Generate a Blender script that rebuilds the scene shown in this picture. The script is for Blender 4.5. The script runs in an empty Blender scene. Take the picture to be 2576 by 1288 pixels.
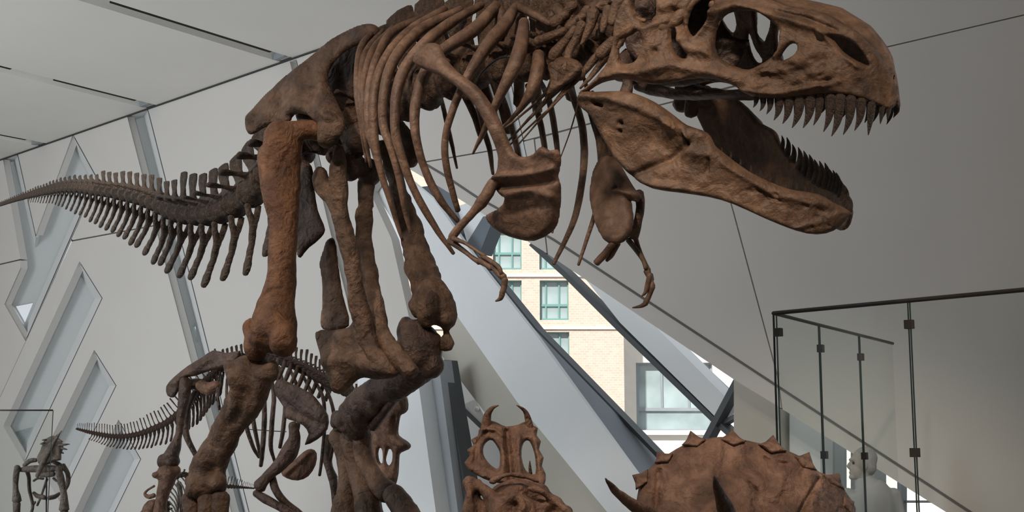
import bpy, bmesh, math, random
import numpy as np
from mathutils import Vector, Matrix
from mathutils.geometry import tessellate_polygon

random.seed(7)
SC = bpy.context.scene
COL = SC.collection

# ------------------------------------------------------------------ camera
F, CX, CY, HZ = 3434.0, 1288.0, 644.0, 1180.0     # focal length and horizon in pixels of a 2576x1288 frame
CAM = np.array([0.0, 0.0, 1.6])
PIT = math.atan((HZ - CY) / F)
cp, sp = math.cos(PIT), math.sin(PIT)
cam = bpy.data.cameras.new('camera')
cam.sensor_width = 36.0
cam.lens = 36.0 * F / 2576.0
cam.clip_end = 300
camo = bpy.data.objects.new('camera', cam)
camo.location = CAM.tolist()
camo.rotation_euler = (math.pi / 2 + PIT, 0, 0)
COL.objects.link(camo)
SC.camera = camo

# ------------------------------------------------------------------ light and exposure
SC.view_settings.view_transform = 'Standard'
SC.view_settings.look = 'None'
SC.view_settings.gamma = 1.0
SC.view_settings.use_curve_mapping = False
SC.view_settings.exposure = 0.33
world = bpy.data.worlds.new('overcast_sky')
SC.world = world
world.use_nodes = True
wb = world.node_tree.nodes['Background']
wb.inputs['Color'].default_value = (0.90, 0.95, 1.0, 1)
wb.inputs['Strength'].default_value = 0.6

def lamp(name, kind, loc, target, energy, color, **kw):
    d = bpy.data.lights.new(name, kind)
    d.energy = energy
    d.color = color
    for k, v in kw.items():
        setattr(d, k, v)
    o = bpy.data.objects.new(name, d)
    o.location = loc
    o.rotation_euler = (Vector(target) - Vector(loc)).to_track_quat('-Z', 'Y').to_euler()
    COL.objects.link(o)
    return o

# unseen area lamp added at the left to boost the daylight indoors
lamp('left_daylight_fill', 'AREA', (-11.5, 6.0, 3.2), (-12.6, 19.0, 5.6), 780, (0.885, 0.945, 1.0), shape='RECTANGLE', size=9, size_y=5.5)
lamp('sun', 'SUN', (-10, -20, 30), (4, 20, 0), 4.2, (1.0, 0.94, 0.86), angle=0.02)
# museum spotlights on the ceiling in front of the tyrannosaur, out of frame above
SPOTS = [((-3.4, 3.2, 6.3), (-1.1, 7.6, 2.1), 520, 0.72), ((-1.2, 3.2, 6.3), (0.1, 6.9, 3.3), 380, 0.65), ((0.5, 1.5, 6.2), (1.25, 5.9, 3.2), 560, 0.56), ((0.2, 2.4, 6.3), (0.9, 5.9, 1.3), 480, 0.5), ((-3.4, 8.2, 6.3), (-2.4, 11.8, 1.6), 200, 0.7)]
for a_, b_, e_, s_ in SPOTS:
    e_ *= 1.2
    lamp('spotlight', 'SPOT', a_, b_, e_, (1.0, 0.86, 0.72), spot_size=s_, spot_blend=0.8, shadow_soft_size=0.2)

# ------------------------------------------------------------------ projection helpers (numpy)
def arr(x):
    return np.asarray(x, dtype=float)
def ray(x, y):
    x, y = np.broadcast_arrays(arr(x), arr(y))
    v = (CY - y) / F
    return np.stack([(x - CX) / F, cp - sp * v, sp + cp * v], -1)
def P(x, y, Y):
    d = ray(x, y)
    return CAM + d * (arr(Y) / d[..., 1])[..., None]
def hit(x, y, p0, n, off=0.0):
    d = ray(x, y)
    s = (np.dot(arr(p0) - CAM, arr(n)) + arr(off)) / (d @ arr(n))
    return CAM + d * s[..., None]

# ------------------------------------------------------------------ materials
def newmat(name):
    m = bpy.data.materials.new(name)
    m.use_nodes = True
    nt = m.node_tree
    b = nt.nodes['Principled BSDF']
    return m, nt, b
def flat(name, col, rough=0.6, spec=0.3, metal=0.0, var=0.04, scale=3.0):
    m, nt, b = newmat(name)
    b.inputs['Roughness'].default_value = rough
    b.inputs['Specular IOR Level'].default_value = spec
    b.inputs['Metallic'].default_value = metal
    tc = nt.nodes.new('ShaderNodeTexCoord')
    no = nt.nodes.new('ShaderNodeTexNoise')
    no.inputs['Scale'].default_value = scale
    no.inputs['Detail'].default_value = 3
    nt.links.new(tc.outputs['Object'], no.inputs['Vector'])
    r = nt.nodes.new('ShaderNodeValToRGB')
    r.color_ramp.elements[0].position = 0.3
    r.color_ramp.elements[1].position = 0.7
    r.color_ramp.elements[0].color = [c * (1 - var) for c in col] + [1]
    r.color_ramp.elements[1].color = [min(1, c * (1 + var)) for c in col] + [1]
    nt.links.new(no.outputs['Fac'], r.inputs['Fac'])
    nt.links.new(r.outputs['Color'], b.inputs['Base Color'])
    return m
def bone(name, dark, mid, light, rough=0.55, scale=5.0, bump=0.35):
    m, nt, b = newmat(name)
    b.inputs['Roughness'].default_value = rough
    b.inputs['Specular IOR Level'].default_value = 0.35
    tc = nt.nodes.new('ShaderNodeTexCoord')
    n1 = nt.nodes.new('ShaderNodeTexNoise')
    n1.inputs['Scale'].default_value = scale
    n1.inputs['Detail'].default_value = 6
    n1.inputs['Roughness'].default_value = 0.62
    n1.inputs['Distortion'].default_value = 0.6
    nt.links.new(tc.outputs['Object'], n1.inputs['Vector'])
    r = nt.nodes.new('ShaderNodeValToRGB')
    e = r.color_ramp.elements
    e[0].position, e[0].color = 0.30, (*dark, 1)
    e[1].position, e[1].color = 0.72, (*light, 1)
    k = e.new(0.5)
    k.color = (*mid, 1)
    nt.links.new(n1.outputs['Fac'], r.inputs['Fac'])
    n2 = nt.nodes.new('ShaderNodeTexNoise')
    n2.inputs['Scale'].default_value = 34
    n2.inputs['Detail'].default_value = 6
    n2.inputs['Roughness'].default_value = 0.6
    nt.links.new(tc.outputs['Object'], n2.inputs['Vector'])
    n3 = nt.nodes.new('ShaderNodeTexNoise')
    n3.inputs['Scale'].default_value = 11
    n3.inputs['Detail'].default_value = 4
    n3.inputs['Distortion'].default_value = 1.0
    nt.links.new(tc.outputs['Object'], n3.inputs['Vector'])
    ad = nt.nodes.new('ShaderNodeMath')
    ad.operation = 'MULTIPLY_ADD'
    ad.inputs[1].default_value = 2.2
    nt.links.new(n3.outputs['Fac'], ad.inputs[0])
    nt.links.new(n2.outputs['Fac'], ad.inputs[2])
    # finer mottling over the broad stains
    r2 = nt.nodes.new('ShaderNodeValToRGB')
    r2.color_ramp.elements[0].position, r2.color_ramp.elements[0].color = 0.32, (0.45, 0.43, 0.42, 1)
    r2.color_ramp.elements[1].position, r2.color_ramp.elements[1].color = 0.60, (1.08, 1.05, 1.0, 1)
    n4 = nt.nodes.new('ShaderNodeTexNoise')
    n4.inputs['Scale'].default_value = 17
    n4.inputs['Detail'].default_value = 7
    n4.inputs['Roughness'].default_value = 0.7
    n4.inputs['Distortion'].default_value = 0.8
    nt.links.new(tc.outputs['Object'], n4.inputs['Vector'])
    nt.links.new(n4.outputs['Fac'], r2.inputs['Fac'])
    mu = nt.nodes.new('ShaderNodeMix')
    mu.data_type = 'RGBA'
    mu.blend_type = 'MULTIPLY'
    mu.inputs[0].default_value = 0.8
    nt.links.new(r.outputs['Color'], mu.inputs[6])
    nt.links.new(r2.outputs['Color'], mu.inputs[7])
    nt.links.new(mu.outputs[2], b.inputs['Base Color'])
    bp = nt.nodes.new('ShaderNodeBump')
    bp.inputs['Strength'].default_value = bump * 1.9
    bp.inputs['Distance'].default_value = 0.02
    nt.links.new(ad.outputs[0], bp.inputs['Height'])
    nt.links.new(bp.outputs['Normal'], b.inputs['Normal'])
    return m
def glassmat(name, tint, refl=0.06):
    m, nt, b = newmat(name)
    nt.nodes.remove(b)
    out = nt.nodes['Material Output']
    tr = nt.nodes.new('ShaderNodeBsdfTransparent')
    tr.inputs['Color'].default_value = (*tint, 1)
    gl = nt.nodes.new('ShaderNodeBsdfGlossy')
    gl.inputs['Roughness'].default_value = 0.02
    mx = nt.nodes.new('ShaderNodeMixShader')
    mx.inputs['Fac'].default_value = refl
    nt.links.new(tr.outputs[0], mx.inputs[1])
    nt.links.new(gl.outputs[0], mx.inputs[2])
    nt.links.new(mx.outputs[0], out.inputs['Surface'])
    return m
def brickmat(name):
    m, nt, b = newmat(name)
    b.inputs['Roughness'].default_value = 0.9
    tc = nt.nodes.new('ShaderNodeTexCoord')
    mp = nt.nodes.new('ShaderNodeMapping')
    mp.inputs['Rotation'].default_value = (math.pi / 2, 0, 0)
    br = nt.nodes.new('ShaderNodeTexBrick')
    br.inputs['Color1'].default_value = (0.64, 0.47, 0.385, 1)
    br.inputs['Color2'].default_value = (0.72, 0.55, 0.46, 1)
    br.inputs['Mortar'].default_value = (0.68, 0.60, 0.53, 1)
    br.inputs['Scale'].default_value = 4.0
    br.inputs['Mortar Size'].default_value = 0.03
    nt.links.new(tc.outputs['Object'], mp.inputs['Vector'])
    nt.links.new(mp.outputs['Vector'], br.inputs['Vector'])
    nt.links.new(br.outputs['Color'], b.inputs['Base Color'])
    return m

M = {}
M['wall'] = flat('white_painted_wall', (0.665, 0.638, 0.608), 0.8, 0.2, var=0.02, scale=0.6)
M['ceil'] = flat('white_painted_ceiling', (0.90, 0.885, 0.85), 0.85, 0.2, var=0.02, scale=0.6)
M['groove'] = flat('grey_shadow_gap', (0.16, 0.155, 0.15), 0.9)
M['joint'] = flat('dark_joint', (0.06, 0.06, 0.06), 0.9)
M['reveal'] = flat('white_reveal', (0.78, 0.79, 0.79), 0.7, 0.2, var=0.02)
M['back'] = flat('niche_back_panel', (0.55, 0.57, 0.57), 0.8, 0.2, var=0.03)
M['scrim'], _nt, _b = newmat('translucent_window_scrim')
_tl = _nt.nodes.new('ShaderNodeBsdfTranslucent')
_tl.inputs['Color'].default_value = (0.85, 0.88, 0.89, 1)
_b.inputs['Base Color'].default_value = (0.62, 0.64, 0.64, 1)
_b.inputs['Roughness'].default_value = 0.8
_mx = _nt.nodes.new('ShaderNodeMixShader')
_mx.inputs['Fac'].default_value = 0.5
_nt.links.new(_b.outputs[0], _mx.inputs[1])
_nt.links.new(_tl.outputs[0], _mx.inputs[2])
_nt.links.new(_mx.outputs[0], _nt.nodes['Material Output'].inputs['Surface'])
M['beam'] = flat('pale_blue_steel_cladding', (0.90, 0.94, 0.97), 0.5, 0.4, var=0.03, scale=1.0)  # pale paint, lightened further in place of daylight from the window
M['beamdark'] = flat('blue_grey_steel_and_shade', (0.17, 0.20, 0.235), 0.5, 0.4, var=0.05)  # dark steel; on the beam flank it also paints the shade
M['midgrey'] = flat('blue_grey_paint', (0.40, 0.43, 0.46), 0.7, 0.2)
M['beige'] = flat('warm_grey_plaster', (0.55, 0.53, 0.47), 0.8, 0.2, var=0.03)
M['mullion'] = flat('dark_steel_mullion', (0.075, 0.085, 0.095), 0.45, 0.5)
M['black'] = flat('black_slot', (0.012, 0.012, 0.012), 0.8)
M['rail'] = flat('dark_metal_rail', (0.045, 0.038, 0.034), 0.4, 0.5, 0.4)
M['clip'] = flat('metal_clip', (0.045, 0.035, 0.032), 0.5, 0.4, 0.0)
M['glass'] = glassmat('clear_green_glass', (0.95, 0.965, 0.955), 0.012)
M['glassedge'] = flat('dark_green_glass_edge', (0.035, 0.06, 0.055), 0.2, 0.5)
M['pane'] = glassmat('window_glass', (0.97, 0.985, 0.99), 0.03)
M['brick'] = brickmat('pink_brick')
M['cream'] = flat('pale_render', (0.80, 0.78, 0.74), 0.9, 0.1)
M['teal'] = flat('teal_window_frame', (0.16, 0.33, 0.31), 0.5)
M['wpane'] = flat('reflecting_window_pane', (0.36, 0.44, 0.45), 0.25, 0.5, var=0.35, scale=0.8)
M['greyframe'] = flat('grey_window_frame', (0.30, 0.33, 0.36), 0.5)
M['floor'] = flat('stone_floor', (0.34, 0.32, 0.30), 0.6, 0.3, var=0.06)
M['plinth'] = flat('dark_plinth', (0.14, 0.13, 0.12), 0.7)
M['steel'] = flat('steel_armature', (0.06, 0.06, 0.062), 0.35, 0.5, 0.8)
M['bone'] = bone('brown_fossil_bone', (0.050, 0.029, 0.020), (0.128, 0.075, 0.048), (0.235, 0.148, 0.102))
M['skullbone'] = bone('skull_bone', (0.052, 0.029, 0.017), (0.128, 0.071, 0.041), (0.22, 0.130, 0.080), bump=0.24)
M['femur'] = bone('lamp_warmed_bone', (0.07, 0.030, 0.016), (0.18, 0.082, 0.040), (0.32, 0.165, 0.085), scale=4)  # orange tone carries the warm spotlight on the right thigh
M['tailbone'] = bone('grey_brown_bone', (0.055, 0.038, 0.028), (0.115, 0.082, 0.062), (0.20, 0.150, 0.115))
M['rib'] = bone('warm_rib_bone', (0.065, 0.036, 0.024), (0.145, 0.084, 0.055), (0.25, 0.155, 0.108), bump=0.16)
M['tooth'] = bone('dark_tooth', (0.045, 0.030, 0.022), (0.075, 0.052, 0.040), (0.12, 0.085, 0.065), rough=0.35)
M['redbone'] = bone('reddish_fossil_bone', (0.075, 0.040, 0.026), (0.165, 0.088, 0.057), (0.29, 0.170, 0.115), scale=7)
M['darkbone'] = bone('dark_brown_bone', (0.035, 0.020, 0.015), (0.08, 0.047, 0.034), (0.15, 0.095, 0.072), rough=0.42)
M['palebone'] = bone('grey_bone', (0.07, 0.055, 0.045), (0.13, 0.105, 0.09), (0.20, 0.17, 0.15))

# ------------------------------------------------------------------ object helpers
WL = {}
def tag(o, label=None, cat=None, group=None, kind=None):
    for k, v in (('label', label), ('category', cat), ('group', group), ('kind', kind)):
        if v:
            o[k] = v
    return o
def place(o, parent, mw):
    COL.objects.link(o)
    if parent is not None:
        o.parent = parent
        o.matrix_parent_inverse = WL[parent.name].inverted()
    o.matrix_basis = mw
    WL[o.name] = mw.copy()
    return o
def empty(name, loc, label=None, cat=None, group=None, kind=None):
    o = bpy.data.objects.new(name, None)
    o.empty_display_size = 0.2
    place(o, None, Matrix.Translation(Vector([float(c) for c in loc])))
    return tag(o, label, cat, group, kind)
def mesh_from(name, v, f, mat, smooth=True):
    v = arr(v)
    me = bpy.data.meshes.new(name)
    me.from_pydata(v.tolist(), [], [tuple(int(i) for i in q) for q in f])
    me.update()
    if smooth:
        me.polygons.foreach_set('use_smooth', np.ones(len(me.polygons), dtype=bool))
    if mat is not None:
        me.materials.append(M[mat])
    return me
def mk(name, v, f, mat, parent=None, smooth=True):
    v = arr(v)
    c = (v.min(0) + v.max(0)) / 2
    me = mesh_from(name, v - c, f, mat, smooth)
    o = bpy.data.objects.new(name, me)
    return place(o, parent, Matrix.Translation(Vector(c.tolist())))
def inst(name, me, mw, parent):
    return place(bpy.data.objects.new(name, me), parent, mw)

RNG = np.random.RandomState(3)
_NK = [(RNG.normal(size=(9, 3)), RNG.uniform(0, 6.28, 9)) for _ in range(4)]
def noise3(p, scale):
    p = arr(p) * scale
    out = np.zeros(len(p))
    a = 1.0
    for k, (D, ph) in enumerate(_NK):
        q = p + 0.6 * np.sin(p[:, [1, 2, 0]] * 1.7 + k)
        out += a * np.sin(q @ D.T + ph).sum(1) / 4.0
        p = p * 1.9
        a *= 0.55
    return out

class Geo:
    def __init__(s):
        s.v, s.f, s.n = [], [], 0
    def add(s, v, f):
        s.v.append(arr(v))
        s.f += [tuple(i + s.n for i in q) for q in f]
        s.n += len(v)
        return s
    def tube(s, pts, n=10, steps=4, ref=None, cap=0.6):
        """pts: rows (x, y, z, r_side, r_depth); ellipse axes follow the view direction from CAM unless ref is given"""
        p = arr(pts)
        if len(p) > 2 or steps > 1:
            q = np.vstack([2 * p[0] - p[1], p, 2 * p[-1] - p[-2]])
            out = []
            for i in range(1, len(q) - 2):
                for t in np.linspace(0, 1, steps, endpoint=False):
                    out.append(0.5 * (2 * q[i] + (q[i + 1] - q[i - 1]) * t + (2 * q[i - 1] - 5 * q[i] + 4 * q[i + 1] - q[i + 2]) * t * t
                                      + (3 * q[i] - q[i - 1] - 3 * q[i + 1] + q[i + 2]) * t ** 3))
            out.append(p[-1])
            c = arr(out)
        else:
            c = p
        c[:, 3:] = np.maximum(c[:, 3:], 1e-4)
        pos = c[:, :3]
        t = np.gradient(pos, axis=0)
        t /= np.linalg.norm(t, axis=1)[:, None] + 1e-9
        vw = (pos - CAM) if ref is None else np.broadcast_to(arr(ref), pos.shape)
        side = np.cross(t, vw)
        side /= np.linalg.norm(side, axis=1)[:, None] + 1e-9
        dep = np.cross(side, t)
        # rounded ends
        r0 = min(c[0, 3], c[0, 4]) * cap
        r1 = min(c[-1, 3], c[-1, 4]) * cap
        rows = [(pos[0] - t[0] * r0 * 0.8, side[0], dep[0], c[0, 3] * .55, c[0, 4] * .55)]
        rows += [(pos[i], side[i], dep[i], c[i, 3], c[i, 4]) for i in range(len(c))]
        rows += [(pos[-1] + t[-1] * r1 * 0.8, side[-1], dep[-1], c[-1, 3] * .55, c[-1, 4] * .55)]
        an = np.linspace(0, 2 * math.pi, n, endpoint=False)
        V = [pos[0] - t[0] * r0]
        for (o, a, b, ra, rb) in rows:
            for k in an:
                V.append(o + a * ra * math.cos(k) + b * rb * math.sin(k))
        V.append(pos[-1] + t[-1] * r1)
        fs = []
        m = len(rows)
        for k in range(n):
            fs.append((0, 1 + k, 1 + (k + 1) % n))
            for i in range(m - 1):
                a0 = 1 + i * n
                fs.append((a0 + (k + 1) % n, a0 + k, a0 + n + k, a0 + n + (k + 1) % n))
            a0 = 1 + (m - 1) * n
            fs.append((a0 + (k + 1) % n, a0 + k, len(V) - 1))
        return s.add(V, fs)
    def ell(s, c, r, axes=None, n=14, m=9):
        c = arr(c)
        r = np.broadcast_to(arr(r), (3,))
        A = np.eye(3) if axes is None else arr(axes)
        V = [c + A[2] * r[2]]
        for i in range(1, m):
            th = math.pi * i / m
            for k in range(n):
                ph = 2 * math.pi * k / n
                V.append(c + A[0] * r[0] * math.sin(th) * math.cos(ph) + A[1] * r[1] * math.sin(th) * math.sin(ph) + A[2] * r[2] * math.cos(th))
        V.append(c - A[2] * r[2])
        fs = []
        for k in range(n):
            k1 = (k + 1) % n
            fs.append((0, 1 + k, 1 + k1))
            for i in range(m - 2):
                a = 1 + i * n
                fs.append((a + k1, a + k, a + n + k, a + n + k1))
            a = 1 + (m - 2) * n
            fs.append((a + k1, a + k, len(V) - 1))
        return s.add(V, fs)
    def prism(s, loops, off):
        """loops: list of 3D polygons (first outer, the rest holes); off: extrusion vector"""
        off = arr(off)
        allv = np.vstack([arr(l) for l in loops])
        tri = tessellate_polygon([[Vector(p) for p in arr(l).tolist()] for l in loops])
        n = len(allv)
        fs = []
        nd = arr(off)
        for t in tri:
            a, b, c = allv[list(t)]
            up = np.dot(np.cross(b - a, c - a), nd) > 0
            t = t if not up else t[::-1]
            fs.append(tuple(t))
            fs.append(tuple(i + n for i in t[::-1]))
        k = 0
        for li, l in enumerate(loops):
            L = len(l)
            for i in range(L):
                a, b = k + i, k + (i + 1) % L
                fs.append((a, b, b + n, a + n))
            k += L
        return s.add(np.vstack([allv, allv + off]), fs)
    def box(s, c, h, axes=None):
        c, h = arr(c), arr(h)
        A = np.eye(3) if axes is None else arr(axes)
        V = [c + A[0] * h[0] * i + A[1] * h[1] * j + A[2] * h[2] * k for i in (-1, 1) for j in (-1, 1) for k in (-1, 1)]
        return s.add(V, [(0, 1, 3, 2), (4, 6, 7, 5), (0, 4, 5, 1), (2, 3, 7, 6), (0, 2, 6, 4), (1, 5, 7, 3)])
    def mirror(s, fn):
        v = fn(np.vstack(s.v))
        g = Geo()
        g.add(v, [q[::-1] for q in s.f])
        return g
    def copy(s):
        g = Geo()
        g.add(np.vstack(s.v), s.f)
        return g
    def build(s, name, mat, parent=None, voxel=None, smooth=3, amp=0.0, nscale=6.0, shade=True):
        v, f = s.solid(voxel, smooth, amp, nscale)
        return mk(name, v, f, mat, parent, shade)
    def solid(s, voxel=None, smooth=3, amp=0.0, nscale=6.0):
        v, f = np.vstack(s.v), s.f
        if voxel:
            me = bpy.data.meshes.new('tmp')
            me.from_pydata(v.tolist(), [], [tuple(int(i) for i in q) for q in f])
            bm = bmesh.new()
            bm.from_mesh(me)
            bmesh.ops.recalc_face_normals(bm, faces=bm.faces)
            bm.to_mesh(me)
            bm.free()
            o = bpy.data.objects.new('tmp', me)
            COL.objects.link(o)
            r = o.modifiers.new('r', 'REMESH')
            r.mode = 'VOXEL'
            r.voxel_size = voxel
            if smooth:
                q = o.modifiers.new('s', 'SMOOTH')
                q.iterations = smooth
                q.factor = 0.5
            dg = bpy.context.evaluated_depsgraph_get()
            ev = o.evaluated_get(dg)
            em = ev.to_mesh()
            n = len(em.vertices)
            co = np.empty(n * 3)
            em.vertices.foreach_get('co', co)
            no = np.empty(n * 3)
            em.vertices.foreach_get('normal', no)
            v = co.reshape(-1, 3)
            no = no.reshape(-1, 3)
            f = [tuple(p.vertices) for p in em.polygons]
            ev.to_mesh_clear()
            bpy.data.objects.remove(o)
            bpy.data.meshes.remove(me)
            if amp:
                v = v + no * (noise3(v, nscale) * amp)[:, None]
        elif amp:
            v = v + np.stack([noise3(v + k * 7.3, nscale) for k in range(3)], 1) * amp
        return v, f

def smooth_loop(pts, sub=3):
    p = arr(pts)
    out = []
    n = len(p)
    for i in range(n):
        a, b, c, d = p[i - 1], p[i], p[(i + 1) % n], p[(i + 2) % n]
        for t in np.linspace(0, 1, sub, endpoint=False):
            out.append(0.5 * (2 * b + (c - a) * t + (2 * a - 5 * b + 4 * c - d) * t * t + (3 * b - a - 3 * c + d) * t ** 3))
    return arr(out)
def segdist(q, a, b):
    ab = b - a
    t = np.clip(((q - a) @ ab) / (ab @ ab + 1e-12), 0, 1)
    d = q - (a + t[:, None] * ab)
    return np.sqrt((d * d).sum(1))
def sdf(q, loops):
    d = np.full(len(q), 1e9)
    ins = np.zeros(len(q), bool)
    for l in loops:
        for i in range(len(l)):
            a, b = l[i - 1], l[i]
            d = np.minimum(d, segdist(q, a, b))
            c = (a[1] > q[:, 1]) != (b[1] > q[:, 1])
            xi = a[0] + (q[:, 1] - a[1]) * (b[0] - a[0]) / (b[1] - a[1] + 1e-12)
            ins ^= c & (q[:, 0] < xi)
    return np.where(ins, d, -d)
def plate(outline, surf, nrm, T, er, holes=(), g=4.0, strokes=(), amp=0.0, nscale=6.0, back=0.7, sub=3, floor=0.15):
    """Bone plate: an outline (pixel frame) laid on a 3D surface, thick in the middle, rounded to its edge, with carved ridges and pits.
    returns (verts, faces); strokes: (polyline, radius, height)."""
    loops = [smooth_loop(outline, sub) if sub > 1 else arr(outline)] + [smooth_loop(h, sub) for h in holes]
    o = loops[0]
    x0, y0 = o.min(0) - g
    x1, y1 = o.max(0) + g
    nx, ny = int((x1 - x0) / g) + 2, int((y1 - y0) / g) + 2
    gx, gy = np.meshgrid(x0 + g * np.arange(nx), y0 + g * np.arange(ny), indexing='ij')
    q = np.stack([gx.ravel(), gy.ravel()], 1)
    cq = np.stack([(gx[:-1, :-1] + g / 2).ravel(), (gy[:-1, :-1] + g / 2).ravel()], 1)
    cin = (sdf(cq, loops) > 0).reshape(nx - 1, ny - 1)
    cnt = np.zeros((nx, ny), int)
    for dx in (0, 1):
        for dy in (0, 1):
            cnt[dx:nx - 1 + dx, dy:ny - 1 + dy] += cin
    used = (cnt > 0).ravel()
    bnd = used & (cnt.ravel() < 4)
    e = 0.5
    for _ in range(3):
        b = q[bnd]
        s0 = sdf(b, loops)
        gr = np.stack([sdf(b + [e, 0], loops) - sdf(b - [e, 0], loops), sdf(b + [0, e], loops) - sdf(b - [0, e], loops)], 1) / (2 * e)
        gr /= np.linalg.norm(gr, axis=1)[:, None] + 1e-6
        st = np.clip(s0, -g * .8, g * .8)
        q[bnd] = b - gr * st[:, None] * 0.9
    idx = np.full(nx * ny, -1)
    ids = np.where(used)[0]
    idx[ids] = np.arange(len(ids))
    qq = q[ids]
    d = np.maximum(sdf(qq, loops), 0)
    isb = bnd[ids]
    k = np.clip(d / er, 0, 1)
    prof = np.sqrt(np.maximum(0, 1 - (1 - k) ** 2))
    prof = np.where(isb, 0, np.maximum(prof, floor))
    base = surf(qq[:, 0], qq[:, 1])
    h = T * prof
    rel = np.zeros(len(qq))
    for (pl, r, hh) in strokes:
        pl = arr(pl)
        dd = np.full(len(qq), 1e9)
        if len(pl) == 1:
            dd = np.linalg.norm(qq - pl[0], axis=1)
        for i in range(len(pl) - 1):
            dd = np.minimum(dd, segdist(qq, pl[i], pl[i + 1]))
        rel += hh * np.exp(-(dd / r) ** 2)
    nz = noise3(base, nscale) * amp if amp else 0
    N = nrm(qq[:, 0], qq[:, 1]) if callable(nrm) else np.broadcast_to(arr(nrm), base.shape)
    front = base + N * (h + (rel + nz) * prof)[:, None]
    backv = base - N * (h * back + (nz * .5 + rel * .15) * prof)[:, None]
    n = len(ids)
    bi = np.where(isb, np.arange(n), np.arange(n) + n)
    fs = []
    I, J = np.where(cin)
    for i, j in zip(I, J):
        a, b, c, dd = idx[i * ny + j], idx[(i + 1) * ny + j], idx[(i + 1) * ny + j + 1], idx[i * ny + j + 1]
        fs.append((a, b, c, dd))
        fs.append((bi[dd], bi[c], bi[b], bi[a]))
    V = np.vstack([front, backv])
    # drop the unused back copies of the rim
    keep = np.ones(2 * n, bool)
    keep[n:][isb] = False
    rm = np.cumsum(keep) - 1
    return V[keep], [tuple(rm[list(t)]) for t in fs]
# ================================================================== THE SETTING
W0 = P(395, 265, 19.0)
WD = np.array([1.016, -1.0, 0.0]); WD /= np.linalg.norm(WD)      # along the big wall, towards the right and nearer
WN = np.array([-WD[1], WD[0], 0.0])                               # out through the wall, away from the camera
ZC = float(W0[2])
UP = np.array([0, 0, 1.0])
def W(x, y, d=0.0):
    return hit(x, y, W0, WN, d)
def Wp(pts, d=0.0):
    p = arr(pts)
    return W(p[:, 0], p[:, 1], d)
def topy(x, d=0.0):
    lo, hi = -4000.0, 900.0
    for _ in range(50):
        m = (lo + hi) / 2
        if W(x, m, d)[2] > ZC:
            lo = m
        else:
            hi = m
    return hi
def inset(poly, k):
    p = arr(poly)
    n = len(p)
    area = sum(p[i - 1][0] * p[i][1] - p[i][0] * p[i - 1][1] for i in range(n))
    s = 1 if area > 0 else -1
    out = []
    for i in range(n):
        a, b, c = p[i - 1], p[i], p[(i + 1) % n]
        e1 = (b - a) / np.linalg.norm(b - a)
        e2 = (c - b) / np.linalg.norm(c - b)
        n1 = s * np.array([-e1[1], e1[0]])
        n2 = s * np.array([-e2[1], e2[0]])
        m = n1 + n2
        m = m / max(0.25, (1 + n1 @ n2))
        out.append(b + m * k)
    return arr(out)
def struct(o):
    o['kind'] = 'structure'
    return o
def wpanel(name, loops, mat, parent=None, d=0.0, t=0.12):
    g = Geo()
    g.prism([Wp(l, d) for l in loops], WN * t)
    return g.build(name, mat, parent, shade=False)
def strip(name, pts, w, mat, parent, d, t=0.02):
    """thin bar along a pixel polyline on the wall plane"""
    p = arr(pts)
    g = Geo()
    for a, b in zip(p[:-1], p[1:]):
        e = (b - a) / np.linalg.norm(b - a)
        nn = np.array([-e[1], e[0]]) * w / 2
        g.prism([Wp([a + nn, b + nn, b - nn, a - nn], d)], WN * t)
    return g.build(name, mat, parent, shade=False)

# floor
g = Geo()
g.prism([[(-26, -14, -0.2), (16, -14, -0.2), (16, 40, -0.2), (-26, 40, -0.2)]], (0, 0, 0.2))
struct(g.build('floor', 'floor', shade=False))
# unseen walls added on three sides to cut sky light, partly open at left
g = Geo()
g.prism([[(9.5, 12, 0), (9.5, -10, 0), (9.5, -10, 6.7), (9.5, 12, 6.7)]], (0.3, 0, 0))
struct(g.build('light_block_side', 'floor', shade=False))  # dark floor material on both near walls keeps their bounce low
g = Geo()
g.prism([[(-19, -10, 0), (9.5, -10, 0), (9.5, -10, 6.7), (-19, -10, 6.7)]], (0, -0.3, 0))
struct(g.build('light_block_behind', 'floor', shade=False))
g = Geo()
g.prism([[(-13.5, -10, 0), (-13.5, 3, 0), (-13.5, 3, 6.7), (-13.5, -10, 6.7)]], (-0.3, 0, 0))
struct(g.build('light_block_far', 'wall', shade=False))
g = Geo()
g.prism([[(-13.5, 12, 0), (-13.5, 27.5, 0), (-13.5, 27.5, 6.7), (-13.5, 12, 6.7)]], (-0.3, 0, 0))
struct(g.build('light_block_far', 'wall', shade=False))

wall = empty('wall_back', W(1200, 1180), kind='structure')
# ---- niche outlines (pixels of the wall plane)
R1 = [(8, topy(8)), (45, topy(45)), (90, 592), (184, topy(184)), (244, 447), (65, 858), (12, 765), (52, 675)]
N2 = [(200, 657), (258, 750), (62, 1165), (8, 1072)]
N3 = [(237, 880), (293, 970), (150, 1262), (98, 1166)]
N4 = [(298, 1055), (355, 1155), (215, 1440), (160, 1345)]
SL = [(320, topy(320)), (372, topy(372)), (528, 890), (655, 1400), (612, 1400), (476, 890)]
S2 = [(729, topy(729) + 6), (746, topy(746) + 6), (842, 560), (980, 1120), (963, 1120), (825, 560)]
S3 = [(1205, 120), (1268, 120), (1335, 440), (1272, 440)]
gap = 0.7
def sh(poly, k=gap):
    return inset(poly, k).tolist()
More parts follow.
